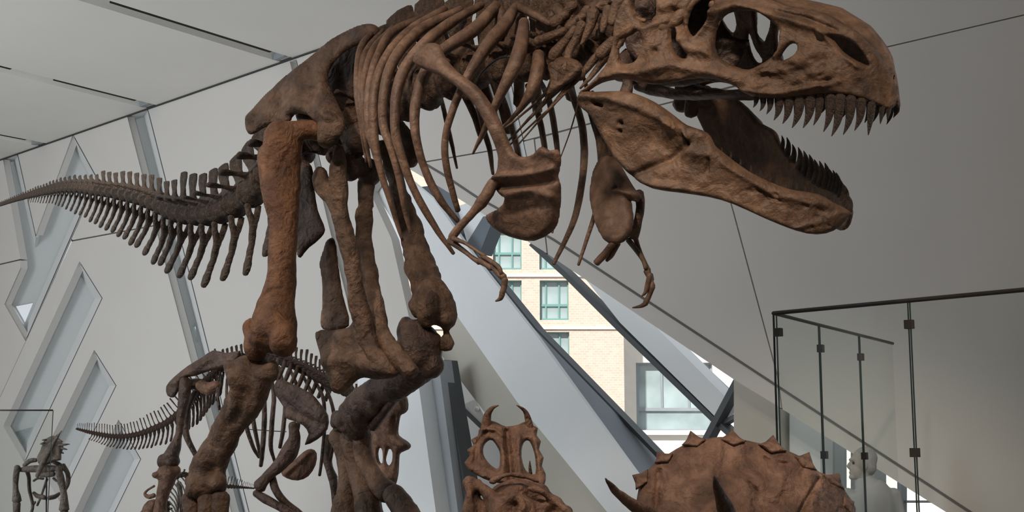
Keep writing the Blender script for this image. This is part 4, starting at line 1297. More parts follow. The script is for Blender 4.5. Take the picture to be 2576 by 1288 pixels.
lo_t = [(1815, 378, 357, 6), (1838, 394, 364, 7), (1862, 412, 382, 8), (1888, 430, 392, 9), (1912, 444, 402, 10), (1936, 456, 412, 10), (1958, 466, 424, 10), (1980, 472, 428, 10), (2003, 476, 432, 10), (2024, 480, 446, 9), (2043, 484, 448, 9), (2060, 488, 453, 9), (2076, 496, 466, 8), (2090, 504, 476, 7), (2104, 512, 482, 7), (2120, 520, 499, 6), (2132, 528, 506, 5)]
for i, (x, y0, y1, w) in enumerate(lo_t):
    p = JWP(x, y0 + 4, 0.012)
    ln = (y0 - y1 + 8) * p[1] / F
    q = hmirror(p[None])[0]
    tooth(q, UP + HD * .1, ln * 1.3, HD, jaw, 1.15)
    tooth(p, UP + HD * .1, ln * .45, HD, jaw, 1.1)
# far jaw hinge and its inner bones
g = Geo()
for s in (-1,):
    p0 = hmirror(JWP(1475, 245)[None])[0]
    g.tube([[*(p0 + UP * .20), .06, .05], [*(p0 + UP * .06 - HD * .0), .06, .05], [*(p0 - HD * .02), .055, .05]], ref=(0, 1, 0))
    g.tube([[*(p0 + HD * .1 + UP * .02), .05, .04], [*p0, .05, .045], [*(p0 - HD * .08 - UP * .02), .05, .05]], ref=(0, 0, 1))
g.build('jaw_hinge', 'darkbone', jaw, .012, 2, .005, 12)
# steel armature under the trunk
for (x, y, a) in ((905, 420, 0.0), (1330, 190, 0.0)):
    p = TP(x, y, a)
for nm, pts in (('armature_wire', [(1192, 214, .3), (1215, 180, .3), (1250, 150, .3), (1283, 142, .3)]), ('armature_wire', [(748, 405, .3), (770, 384, .28), (800, 384, .2)])):
    q = [[*TP(*p), .018 if nm.endswith('tube') else .006, .018 if nm.endswith('tube') else .006] for p in pts]
    g = Geo(); g.tube(q, n=8, steps=4); g.build(nm, 'steel', trex)
pa, pb2 = TP(890, 400, 0.0), None
g = Geo(); g.tube([[pa[0], pa[1], pa[2], .03, .03], [pa[0], pa[1], .5, .03, .03]], n=10, steps=1, ref=(0, 1, 0))
# ================================================================== THE OTHER SKELETONS
def yr(pts, flat_=1.0):
    return rows(pts, YP_, flat_)
def ybone(name, pts, mat, parent, n=8, steps=4, amp=.002, flat_=1.0, voxel=None, cap=.6, ells=()):
    g = Geo()
    g.tube(yr(pts, flat_), n=n, steps=steps, cap=cap)
    for (x, y, Y, a, b, c) in ells:
        p = P(x, y, Y); k = Y / F
        g.ell(p, (a * k, b * k, c * k))
    return g.build(name, mat, parent, voxel, 2, amp, 12)
def yplate(name, out, Y, T, er, mat, parent, holes=(), g=3.0, strokes=(), amp=.004, nscale=9, sub=2, nrm=(0, -1, 0)):
    fn = Y if callable(Y) else (lambda x, y: np.full(len(x), Y))
    v, f = plate(out, lambda x, y: P(x, y, fn(x, y)), arr(nrm), T, er, holes=holes, g=g, strokes=strokes, amp=amp, nscale=nscale, sub=sub)
    return mk(name, v, f, mat, parent)
def ycurve(pts):
    return [[*P(x, y, Y), r * Y / F] for x, y, Y, r in pts]

# ---- duck-billed skeleton behind the tyrannosaur's legs
g = Geo()
g.prism([[(-3.6, 10.75, 0), (-0.6, 10.1, 0), (0.0, 12.2, 0), (-3.6, 13.3, 0)]], (0, 0, 0.25))
tag(g.build('display_plinth', 'plinth', shade=False), 'low plinth under the duck-billed skeleton in the background', 'plinth')
hd = empty('duckbill_skeleton', (-2.6, 12.2, 0.25), 'smaller dark duck-billed dinosaur skeleton standing behind the tyrannosaur legs', 'skeleton', 'mounted dinosaur skeletons')
VPH = {'tail': vert_proto('vertebra', 2.9, 0.3, 'darkbone', -0.5, 0.17, zyg=False), 'back': vert_proto('vertebra', 1.95, 1.3, 'darkbone', -0.35, 0.3), 'neck': vert_proto('vertebra', 1.2, 0.9, 'darkbone', -0.1, 0.25)}
CHD = chev_proto('chevron', 'darkbone')
spine(ycurve([(192, 1079, 13.3, 2.6), (230, 1089, 13.25, 4.5), (280, 1098, 13.15, 5.5), (330, 1097, 13.05, 6.5), (380, 1083, 12.95, 7.5), (430, 1058, 12.85, 8.5), (475, 1015, 12.75, 9.5), (520, 960, 12.6, 10.5), (560, 922, 12.45, 11)]), 1.7, lambda u: VPH['tail'], hd, chevfn=lambda u: 0 if u < .1 else float(np.interp(u, [.1, .5, .8, 1], [.05, .13, .2, .2])), chevmesh=CHD)
spine(ycurve([(560, 922, 12.45, 11.5), (620, 905, 12.2, 12), (680, 902, 11.95, 12.5), (740, 918, 11.7, 13), (800, 948, 11.45, 13), (845, 975, 11.2, 12.5)]), 1.6, lambda u: VPH['back'], hd)
spine(ycurve([(845, 975, 11.2, 12.5), (890, 992, 11.0, 12), (940, 1005, 10.8, 11.5), (985, 1022, 10.65, 11)]), 1.6, lambda u: VPH['neck'], hd)
yplate('ilium', [(418, 972), (421, 995), (437, 1000), (449, 984), (463, 953), (490, 946), (525, 934), (570, 922), (600, 905), (605, 882), (570, 888), (536, 881), (508, 899), (473, 920), (438, 948)], lambda x, y: np.interp(x, [418, 605], [12.5, 12.0]), .04, 9, 'darkbone', hd, strokes=[([(440, 965), (530, 905)], 7, .03)])
ybone('femur', [(466, 956, 12.35, 15), (465, 985, 12.3, 17), (459, 1030, 12.3, 13), (453, 1075, 12.3, 11.5), (445, 1110, 12.3, 13), (432, 1145, 12.3, 20), (424, 1166, 12.3, 20)], 'darkbone', hd, 10, voxel=.016, amp=.005, ells=[(492, 966, 12.4, 24, 18, 15), (408, 1160, 12.3, 14, 14, 18), (440, 1160, 12.3, 13, 14, 14)])
ybone('pubis', [(500, 968, 12.35, 14), (525, 978, 12.3, 17), (548, 968, 12.25, 12)], 'redbone', hd, voxel=.016, amp=.006)
ybone('ischium', [(492, 985, 12.6, 7), (474, 1020, 12.6, 8), (466, 1065, 12.6, 9), (472, 1105, 12.6, 8), (494, 1147, 12.6, 6)], 'darkbone', hd)
ybone('tibia', [(424, 1182, 12.3, 26), (420, 1205, 12.3, 22), (410, 1240, 12.3, 17), (402, 1290, 12.3, 16), (396, 1350, 12.3, 17), (392, 1390, 12.3, 22)], 'redbone', hd, 10, voxel=.016, amp=.005, ells=[(392, 1196, 12.25, 12, 12, 9), (440, 1185, 12.3, 14, 14, 16)])
for dx in (-14, 0, 14):
    ybone('metatarsal', [(392 + dx, 1394, 12.3, 9), (396 + dx, 1440, 12.3, 8), (402 + dx * 1.3, 1500, 12.25, 10)], 'redbone', hd)
    ybone('toe', [(404 + dx * 1.3, 1506, 12.2, 9), (415 + dx * 2, 1530, 12.0, 8), (428 + dx * 2.6, 1556, 11.8, 6)], 'redbone', hd)
for r in ([(592, 925, 12.3, 4), (603, 985, 12.0, 5.5), (618, 1065, 11.9, 6), (634, 1118, 11.95, 5.5), (651, 1150, 12.05, 4)], [(618, 918, 12.2, 4), (630, 1000, 11.85, 5.5), (638, 1060, 11.75, 6), (648, 1115, 11.8, 5), (655, 1150, 11.9, 4)],
          [(648, 918, 12.1, 4), (662, 990, 11.7, 6), (665, 1060, 11.6, 7), (660, 1130, 11.65, 7), (656, 1172, 11.75, 5)], [(675, 920, 12.0, 4), (688, 990, 11.6, 6), (684, 1060, 11.5, 6.5), (681, 1118, 11.55, 6), (690, 1160, 11.65, 4)],
          [(702, 924, 11.9, 4), (718, 1000, 11.5, 6), (713, 1075, 11.4, 6), (704, 1126, 11.5, 5)], [(730, 930, 11.8, 4), (750, 985, 11.45, 5.5), (752, 1060, 11.4, 5), (742, 1110, 11.45, 4)], [(760, 942, 11.7, 4), (782, 990, 11.4, 5), (790, 1050, 11.35, 5), (786, 1100, 11.4, 4)],
          [(556, 930, 12.5, 3.5), (547, 985, 12.2, 4), (552, 1030, 12.2, 4)], [(575, 930, 12.4, 3.5), (570, 985, 12.1, 4), (575, 1040, 12.1, 4)],
          [(790, 955, 11.6, 4), (812, 1000, 11.35, 5), (816, 1060, 11.3, 5), (812, 1130, 11.35, 5), (803, 1196, 11.4, 4)], [(815, 965, 11.5, 4), (836, 1020, 11.3, 5), (842, 1090, 11.25, 5), (830, 1160, 11.3, 5)],
          [(690, 925, 12.1, 4), (640, 1000, 12.4, 4), (600, 1080, 12.4, 4), (585, 1120, 12.3, 3)]):
    ybone('rib', r, 'darkbone', hd, 7)
for x in range(700, 850, 17):
    y = np.interp(x, [700, 760, 850], [915, 930, 978])
    ybone('rib_stub', [(x, y - 12, 11.65, 5), (x - 8, y + 14, 11.5, 6), (x - 18, y + 38, 11.45, 5)], 'darkbone', hd, 7)
yplate('shoulder_blade', [(690, 969), (703, 954), (735, 965), (783, 990), (805, 1014), (826, 1045), (824, 1080), (798, 1106), (766, 1120), (776, 1092), (762, 1070), (735, 1058), (717, 1050), (716, 1028), (693, 993)], lambda x, y: np.interp(x, [690, 826], [11.2, 11.0]), .04, 14, 'darkbone', hd, strokes=[([(720, 990), (800, 1050)], 12, .03), ([(725, 1030), (790, 1060)], 8, -.02)])
ybone('humerus', [(737, 1068, 11.0, 13), (742, 1100, 11.0, 15), (730, 1135, 11.0, 22), (708, 1165, 11.0, 18), (675, 1197, 11.0, 14), (652, 1225, 11.0, 18)], 'darkbone', hd, 10, voxel=.014, amp=.004)
yplate('breast_plate', [(707, 1188), (735, 1163), (763, 1137), (783, 1129), (797, 1140), (794, 1170), (776, 1198), (749, 1209), (721, 1203)], 11.2, .03, 10, 'redbone', hd, strokes=[([(715, 1195), (780, 1140)], 6, .02)])
ybone('forearm_bone', [(642, 1240, 11.0, 9), (668, 1256, 10.95, 11), (705, 1276, 10.9, 10), (750, 1305, 10.9, 9), (775, 1340, 10.9, 9)], 'darkbone', hd)
ybone('forearm_bone', [(685, 1200, 11.05, 9), (695, 1235, 11.0, 10), (722, 1268, 11.0, 9), (768, 1305, 11.0, 8), (780, 1340, 10.95, 8)], 'darkbone', hd)
ybone('hand_bone', [(776, 1345, 10.9, 9), (780, 1420, 10.9, 8), (790, 1510, 10.85, 9), (800, 1590, 10.8, 7)], 'darkbone', hd)
ybone('humerus', [(826, 1100, 11.5, 12), (822, 1140, 11.5, 13), (828, 1175, 11.5, 10), (838, 1205, 11.5, 12)], 'darkbone', hd)
ybone('forearm_bone', [(838, 1206, 11.5, 11), (842, 1250, 11.5, 8), (846, 1330, 11.5, 8), (850, 1420, 11.5, 9)], 'darkbone', hd)
ybone('hand_bone', [(850, 1424, 11.5, 9), (856, 1500, 11.45, 8), (864, 1570, 11.4, 7)], 'darkbone', hd)
sk = [(972, 985), (990, 980), (1014, 983), (1026, 1004), (1027, 1030), (1016, 1041), (1008, 1046), (1003, 1075), (1004, 1095), (1021, 1107), (1034, 1119), (1029, 1130), (1009, 1139), (1005, 1152), (1003, 1190), (996, 1220), (985, 1234), (970, 1226), (956, 1208), (946, 1176), (940, 1138), (934, 1103), (932, 1082), (952, 1062), (966, 1036), (970, 1010)]
hs = yplate('skull', sk, lambda x, y: np.interp(x, [930, 1035], [10.75, 10.5]), .10, 26, 'redbone', hd, holes=[[(980, 1128), (987, 1138), (986, 1160), (978, 1171), (971, 1158), (975, 1140)], [(956, 1126), (962, 1135), (962, 1165), (955, 1160), (952, 1140)]], strokes=[([(960, 1070), (1020, 1115)], 14, .05), ([(1000, 1000), (1012, 1030)], 12, .05), ([(995, 1050), (992, 1090)], 7, -.04), ([(960, 1190), (990, 1200)], 9, .03), ([(945, 1120), (965, 1200)], 6, -.03)], amp=.008)
ybone('lower_jaw', [(938, 1110, 11.0, 8), (948, 1170, 11.0, 9), (966, 1215, 10.95, 9), (985, 1236, 10.9, 7)], 'redbone', hd)
ybone('armature_wire', [(618, 1080, 12.4, 1.2), (720, 1086, 11.9, 1.2)], 'steel', hd, 6)

# ---- little skeleton low down behind the tyrannosaur's shin
sm = empty('small_skeleton', (-3.4, 14.0, 0.0), 'little slender dinosaur skeleton half hidden behind the tyrannosaur right shin', 'skeleton', 'mounted dinosaur skeletons')
spine(ycurve([(640, 1229, 14.2, 1.8), (615, 1227, 14.2, 3), (585, 1225, 14.2, 4.5), (540, 1222, 14.2, 6), (490, 1205, 14.2, 7), (455, 1196, 14.2, 7), (428, 1218, 14.2, 7), (418, 1260, 14.2, 7), (420, 1320, 14.2, 7)]), 1.6, lambda u: VPH['tail'] if u < .5 else VPH['neck'], sm)
for k in range(11):
    t = k / 10
    x, y = np.interp(t, [0, .35, 1], [470, 430, 421]), np.interp(t, [0, .35, 1], [1198, 1216, 1300])
    ybone('rib', [(x, y, 14.2, 1.8), (x + 14, y + 18, 13.95, 2), (x + 20, y + 48, 13.95, 2), (x + 16, y + 74, 14.0, 1.2)], 'palebone', sm, 6)
ybone('arm_bone', [(388, 1222, 14.0, 3), (370, 1233, 14.0, 3), (364, 1243, 14.0, 4), (374, 1250, 14.0, 6), (388, 1246, 14.0, 6)], 'redbone', sm, 7)
ybone('skull', [(392, 1262, 13.9, 10), (378, 1275, 13.9, 16), (368, 1290, 13.9, 14), (350, 1300, 13.85, 6)], 'redbone', sm, 10, voxel=.016, amp=.006)
for x in (450, 500):
    ybone('leg_bone', [(x, 1215, 14.2, 7), (x + 10, 1330, 14.2, 6), (x - 8, 1430, 14.25, 6), (x, 1568, 14.2, 7)], 'palebone', sm, 7)

# ---- spiked horned skeleton at the left edge
sp_ = empty('spiked_skeleton', P(100, 1600, 12.0) * np.array([1, 1, 0]), 'horned dinosaur skeleton with spiked frill at the lower left edge', 'skeleton', 'mounted dinosaur skeletons')
YS = 12.0
spk = yplate('skull', [(133, 1096), (120, 1101), (109, 1112), (101, 1134), (94, 1148), (96, 1165), (112, 1172), (139, 1160), (154, 1157), (154, 1141), (160, 1127), (156, 1112), (146, 1100)], lambda x, y: YS + (y - 1130) * -.004, .06, 18, 'palebone', sp_, strokes=[([(140, 1110), (120, 1150)], 8, .03), ([(142, 1140)], 9, -.05)], g=2.5)
for (x0, y0, x1, y1, w) in ((154, 1119, 176, 1117, 3.2), (157, 1128, 170, 1131, 3), (153, 1138, 161, 1141, 3), (150, 1108, 159, 1111, 3), (110, 1115, 100, 1118, 3), (114, 1107, 105, 1108, 3), (140, 1100, 146, 1092, 2.5)):
    ybone('frill_spike', [(x0 - (x1 - x0) * .3, y0 - (y1 - y0) * .3, YS - .02, w), ((x0 + x1) / 2, (y0 + y1) / 2, YS - .03, w * .8), (x1, y1, YS - .02, .5)], 'palebone', spk, 7, 2)
ybone('nose_horn', [(155, 1083, YS - .5, .8), (147, 1096, YS - .42, 3), (133, 1120, YS - .34, 5.5), (118, 1146, YS - .3, 7), (104, 1172, YS - .3, 7.5), (93, 1198, YS - .34, 5)], 'palebone', spk, 9)
ybone('humerus', [(44, 1174, YS - .1, 8), (40, 1200, YS - .1, 7.5), (39, 1230, YS - .1, 7), (41, 1248, YS - .1, 10), (42, 1260, YS - .1, 12)], 'palebone', sp_, 9)
ybone('humerus', [(146, 1176, YS - .1, 8), (153, 1204, YS - .1, 9), (160, 1240, YS - .1, 8), (161, 1268, YS - .1, 11), (161, 1282, YS - .1, 13)], 'palebone', sp_, 9)
for x in (42, 162):
    ybone('forearm_bone', [(x, 1266 if x < 100 else 1288, YS - .1, 10), (x, 1310, YS - .1, 8), (x + 2, 1420, YS - .1, 7), (x, 1480, YS - .1, 10)], 'palebone', sp_, 8)
    ybone('foot_bone', [(x, 1486, YS - .1, 11), (x - 2, 1560, YS - .15, 10), (x - 2, 1626, YS - .25, 13)], 'palebone', sp_, 8)
for r in ([(66, 1180, YS, 6), (72, 1200, YS, 5), (74, 1235, YS + .05, 4.5), (82, 1272, YS + .1, 4), (75, 1300, YS + .1, 4)], [(158, 1170, YS, 6), (170, 1192, YS, 6), (170, 1215, YS, 6), (163, 1234, YS, 4)], [(84, 1240, YS + .1, 4), (95, 1248, YS + .05, 6), (112, 1252, YS, 6)], [(123, 1253, YS, 6), (138, 1250, YS + .05, 6), (149, 1242, YS + .1, 4)],
          [(118, 1205, YS + .2, 3.5), (106, 1240, YS + .2, 3), (94, 1271, YS + .25, 3)], [(88, 1262, YS + .2, 3), (80, 1275, YS + .2, 3)], [(84, 1210, YS, 3), (96, 1203, YS, 3), (110, 1204, YS, 3)], [(134, 1203, YS, 3), (144, 1210, YS, 3), (150, 1200, YS, 3)]):
    ybone('rib', r, 'palebone', sp_, 7)
for (pts) in ([(50, 1182, YS - .05, 5), (70, 1180, YS - .1, 8), (95, 1180, YS - .1, 9), (120, 1180, YS - .1, 9), (140, 1178, YS - .1, 7)], [(60, 1172, YS + .05, 5), (75, 1160, YS + .05, 6), (92, 1158, YS + .05, 5)], [(100, 1195, YS - .1, 5), (120, 1193, YS - .1, 8), (136, 1192, YS - .1, 6)], [(136, 1162, YS, 5), (150, 1170, YS - .05, 6), (158, 1182, YS - .05, 5)]):
    ybone('shoulder_bone', pts, 'palebone', sp_, 8)
ybone('mount_pole', [(117, 1200, YS + .05, 2), (116, 1400, YS + .05, 2), (116, 1636, YS + .05, 2)], 'steel', sp_, 8, 1)

# ---- horned skull with two curved frill horns, centre foreground
YC = 7.0
c0 = P(1290, 1330, YC)
hk = empty('horned_skull', (c0[0], YC - .1, 1.15), 'reddish horned dinosaur skull whose open frill carries two inward curving horns', 'skull', 'horned skulls in the foreground')
fr = [(1204, 1083), (1202, 1096), (1185, 1106), (1191, 1120), (1174, 1132), (1181, 1147), (1168, 1164), (1178, 1182), (1200, 1196), (1237, 1212), (1290, 1220), (1357, 1222), (1370, 1220), (1373, 1192), (1363, 1172), (1368, 1151), (1356, 1131), (1361, 1110), (1350, 1095), (1353, 1077), (1337, 1069), (1322, 1060), (1304, 1068), (1273, 1073), (1253, 1064), (1237, 1058), (1220, 1060), (1212, 1072)]
def ych(x, y):
    return YC + .18 - (y - 1060) * .0012
hf = yplate('frill', fr, ych, .045, 13, 'redbone', hk, g=2.5, nscale=14, holes=[[(1217, 1123), (1227, 1110), (1239, 1108), (1253, 1128), (1258, 1145), (1256, 1174), (1246, 1178), (1227, 1162), (1216, 1142)], [(1314, 1123), (1321, 1110), (1332, 1110), (1342, 1133), (1347, 1158), (1347, 1192), (1329, 1189), (1319, 1176), (1312, 1148)]],
            strokes=[([(1275, 1085), (1285, 1200)], 8, -.05), ([(1262, 1100), (1266, 1190)], 7, .02), ([(1305, 1100), (1308, 1190)], 7, .025), ([(1225, 1085), (1200, 1115), (1195, 1160)], 5, -.02), ([(1215, 1080), (1245, 1082), (1265, 1095)], 5, .02), ([(1345, 1095), (1355, 1180)], 5, .015)])
ybone('frill_horn', [(1222, 1075, YC + .14, 13), (1224, 1055, YC + .12, 11.5), (1229, 1038, YC + .10, 8.5), (1240, 1026, YC + .08, 5), (1254, 1021, YC + .06, 1.5)], 'redbone', hf, 10)
ybone('frill_horn', [(1334, 1078, YC + .14, 10), (1328, 1055, YC + .12, 8.5), (1322, 1038, YC + .10, 6), (1313, 1028, YC + .08, 3.8), (1299, 1020, YC + .06, 1.2)], 'redbone', hf, 10)
ybone('frill_spike', [(1335, 1192, YC + .05, 5), (1333, 1175, YC + .03, 3.5), (1333, 1160, YC + .02, 1)], 'darkbone', hf, 7)
g = Geo()
yc2 = YC - .16
def el(x, y, Y, a, b, c):
    k = Y / F
    g.ell(P(x, y, Y), (a * k, b * k, c * k))
el(1292, 1234, yc2, 62, 60, 30); el(1290, 1300, yc2 - .02, 100, 100, 60); el(1186, 1222, yc2 + .02, 22, 30, 22); el(1345, 1246, yc2, 36, 46, 30); el(1375, 1275, yc2, 42, 60, 34); el(1404, 1300, yc2, 44, 60, 34); el(1188, 1290, yc2, 28, 60, 60); el(1260, 1285, yc2 - .14, 40, 46, 40); el(1290, 1360, yc2 - .15, 110, 120, 60)
g.tube(yr([(1180, 1205, yc2 - .06, 14), (1178, 1240, yc2 - .1, 16), (1180, 1300, yc2 - .1, 20)]), n=9)
g.tube(yr([(1330, 1228, yc2 - .14, 9), (1362, 1238, yc2 - .14, 11), (1392, 1260, yc2 - .12, 10), (1432, 1290, yc2 - .1, 9)]), n=9)
g.tube(yr([(1262, 1262, yc2 - .2, 12), (1300, 1250, yc2 - .2, 14), (1318, 1275, yc2 - .22, 13), (1300, 1310, yc2 - .22, 14)]), n=9)
g.tube(yr([(1318, 1262, yc2 - .12, 6), (1350, 1266, yc2 - .12, 7), (1380, 1280, yc2 - .12, 7)]), n=9)
g.tube(yr([(1236, 1212, yc2 - .12, 8), (1262, 1198, yc2 - .13, 9), (1292, 1193, yc2 - .13, 9), (1325, 1200, yc2 - .13, 8), (1356, 1213, yc2 - .1, 7)]), n=9)
g.tube(yr([(1200, 1212, yc2 - .05, 14), (1225, 1240, yc2 - .1, 14), (1262, 1262, yc2 - .17, 14), (1300, 1250, yc2 - .15, 12)]), n=9)
g.build('cranium', 'redbone', hk, .012, 3, .011, 12)
tag(Geo().box((c0[0], YC - .15, .555), (.32, .32, .555)).build('skull_plinth', 'plinth', shade=False), 'square plinth carrying the skull with two frill horns', 'plinth')

# ---- big three-horned skull, right foreground
YD = 6.0
c0 = P(1850, 1400, YD)
tk = empty('three_horned_skull', (c0[0], YD - .3, 1.05), 'large rust brown three-horned skull with broad scalloped frill in the right foreground', 'skull', 'horned skulls in the foreground')
fo = [(1601, 1262), (1605, 1238), (1610, 1211), (1628, 1185), (1651, 1160), (1681, 1142), (1724, 1117), (1778, 1103), (1815, 1099), (1863, 1105), (1912, 1115), (1978, 1132), (2028, 1158), (2062, 1188), (2108, 1206), (2130, 1241), (2152, 1276), (2140, 1310), (2080, 1400), (1950, 1440), (1780, 1440), (1650, 1400), (1600, 1310)]
def ytr(x, y):
    u = (x - 1850) / 280
    return YD + .10 + .16 * u * u - (y - 1100) * .0011 + np.where(x > 2040, (x - 2040) * .0022, 0)
tf = yplate('frill', fo, ytr, .045, 16, 'redbone', tk, g=4, nscale=9, amp=.010, strokes=[([(1805, 1110), (1800, 1200)], 10, .02), ([(2054, 1205), (2008, 1290)], 6, -.035), ([(1655, 1190), (1650, 1280)], 10, -.03), ([(1740, 1230)], 30, .02), ([(1920, 1150), (1930, 1158)], 4, -.02), ([(1955, 1163), (1975, 1166)], 4, -.02), ([(1880, 1215), (1900, 1235)], 4, -.02), ([(1870, 1170)], 34, -.012), ([(1960, 1200), (1940, 1260)], 12, .018)])
for (b0, ap, b1) in (((1714, 1120), (1737, 1083), (1777, 1106)), ((1806, 1105), (1841, 1079), (1879, 1111)), ((1907, 1118), (1945, 1094), (1981, 1136)), ((1993, 1146), (2036, 1137), (2058, 1187)), ((2066, 1192), (2112, 1190), (2126, 1234)), ((1646, 1166), (1651, 1135), (1694, 1141)), ((1599, 1234), (1590, 1195), (1630, 1180)), ((2120, 1240), (2150, 1262), (2142, 1300))):
    b0, ap, b1 = arr(b0), arr(ap), arr(b1)
    ce = np.array([1860, 1330])
    m = (b0 + b1) / 2
    inn = m + (ce - m) / np.linalg.norm(ce - m) * 16
    out = [b0, b0 * .5 + ap * .5 + (m - ap) * .16, ap, ap * .5 + b1 * .5 + (m - ap) * .16, b1, inn]
    yplate('frill_scallop', out, lambda x, y: ytr(x, y) - .03, .035, 10, 'redbone', tf, g=2.5, sub=1, amp=.003)
ybone('brow_horn', [(1526, 1202, YD - .85, 2), (1536, 1222, YD - .8, 7), (1558, 1246, YD - .72, 11), (1590, 1268, YD - .62, 15), (1630, 1292, YD - .5, 20), (1690, 1330, YD - .35, 28)], 'redbone', tk, 12, amp=.003)
ybone('brow_horn', [(1797, 1196, YD - .85, 2), (1803, 1216, YD - .82, 8), (1812, 1246, YD - .75, 15), (1824, 1280, YD - .65, 22), (1836, 1320, YD - .52, 28), (1845, 1370, YD - .36, 32)], 'darkbone', tk, 12, amp=.003)
g = Geo()
el(1780, 1380, YD - .25, 150, 200, 75); el(1760, 1480, YD - .5, 110, 260, 80); el(1690, 1340, YD - .3, 60, 80, 50); el(1860, 1370, YD - .3, 60, 80, 50)
g.tube(yr([(1740, 1440, YD - .7, 40), (1690, 1430, YD - 1.0, 30), (1650, 1470, YD - 1.2, 18)]), n=10)
g.build('cranium', 'redbone', tk, .016, 3, .01, 9)
tag(Geo().box((c0[0] - .1, YD - .4, .5), (.5, .55, .5)).build('skull_plinth', 'plinth', shade=False), 'square plinth carrying the large three-horned skull', 'plinth')

# ================================================================== GLASS SCREENS AND THE VISITOR
gc = P(1945, 788, 8.0)
ztop = float(gc[2])
sd = np.array([0.635, 1.0, 0.0]); sdn = np.linalg.norm(sd)
scr = empty('glass_screen', (gc[0], gc[1], 0), 'tall frameless glass screen with dark top rail around the right corner', 'glass screen')
def gpanel(a, b, parent, z0=0.06, z1=ztop, t=.012, last=False):
    a, b = arr(a), arr(b)
    e = (b - a) / np.linalg.norm(b - a)
    nn = np.array([-e[1], e[0], 0]) * t
    o = Geo().prism([[[a[0], a[1], z0], [b[0], b[1], z0], [b[0], b[1], z1], [a[0], a[1], z1]]], nn).build('glass_panel', 'glass', parent, shade=False)
    for q in ((a,) if last else (a, b)):
        g = Geo(); g.box([q[0], q[1], (z0 + z1) / 2] + nn / 2, (.0015, .006, (z1 - z0) / 2), (e, np.array([-e[1], e[0], 0]), UP))
        g.build('glass_edge', 'glassedge', o, shade=False)
    return o
def bar(name, a, b, r, mat, parent):
    g = Geo(); g.tube([[*a, r, r], [*b, r, r]], n=8, steps=1, ref=(0.1, 0.2, 1) if abs(a[2] - b[2]) < 1e-6 else (0, 1, 0), cap=.1)
    return g.build(name, mat, parent)
fs_ = [gc + WD * k for k in (0.012, .87, 1.72, 2.57)]
ss_ = [gc + sd * k for k in (0.012, .667, 1.333, 1.96)]
for L in (fs_, ss_):
    for a, b in zip(L[:-1], L[1:]):
        e = (b - a) / np.linalg.norm(b - a)
        gpanel(a + e * .006, b - e * .006, scr, last=b is L[-1])
bar('top_rail', gc, fs_[-1], .013, 'rail', scr)
bar('top_rail', gc, ss_[-1], .011, 'rail', scr)
for q, zs in [(gc + WD * .03, (ztop - .115,))] + [(x, (ztop - .13, ztop - .82)) for x in fs_[1:3]] + [(x, (ztop - .15, ztop - .82)) for x in ss_[1:3]]:
    for zc in zs:
        onf = zc != 0 and any(np.allclose(q, k) for k in ss_)
        e = sd / sdn if onf else WD
        g = Geo(); g.box((q[0], q[1], zc), (.022, .018, .024), (e, np.array([-e[1], e[0], 0]), UP))
        g.build('clip', 'clip', scr, shade=False)
g = Geo(); g.box((gc + fs_[-1]) / 2 * np.array([1, 1, 0]) + np.array([0, 0, .03]), (np.linalg.norm(fs_[-1] - gc) / 2, .03, .03), (WD, WN, UP)); g.build('base_channel', 'clip', scr, shade=False)
g = Geo(); g.box((gc + ss_[-1]) / 2 * np.array([1, 1, 0]) + np.array([0, 0, .03]), (np.linalg.norm(ss_[-1] - gc) / 2, .03, .03), (sd / sdn, np.array([-sd[1], sd[0], 0]) / sdn, UP)); g.build('base_channel', 'clip', scr, shade=False)
# low screen at the left edge
ga, gb = P(-90, 1028, 10.6), P(133, 1032, 10.6)
s2 = empty('glass_screen', (gb[0], gb[1], 0), 'low clear glass screen in front of the spiked skeleton at left', 'glass screen')
gpanel((ga[0], ga[1], 0), (gb[0], gb[1], 0), s2, 0.06, float(gb[2]))
bar('top_rail', (ga[0], ga[1], gb[2]), (gb[0], gb[1], gb[2]), .006, 'clip', s2)
g = Geo(); g.box(((ga[0] + gb[0]) / 2, ga[1], .03), ((gb[0] - ga[0]) / 2, .03, .03)); g.build('base_channel', 'clip', s2, shade=False)

# visitor standing behind the screen, head turned to the left
M['coat'] = flat('hazed_coat', (0.50, 0.51, 0.53), 0.85, 0.1, var=0.05)  # greys of coat, skin and hair carry the haze of the glass
M['skin'] = flat('skin', (0.46, 0.42, 0.40), 0.6, 0.3, var=0.04)
M['hair'] = flat('hazed_hair', (0.42, 0.42, 0.43), 0.7, 0.2, var=0.08)
M['trouser'] = flat('dark_trousers', (0.08, 0.08, 0.09), 0.85, 0.1)
YV = 10.35
def V_(x, y, dY=0.0):
    return P(x, y, YV + dY)
pb3 = V_(2188, 1180)
vis = empty('person', (pb3[0], pb3[1], 0), 'visitor in a coat greyed with glass haze standing behind the glass screen, facing left', 'person')
k = YV / F
g = Geo()
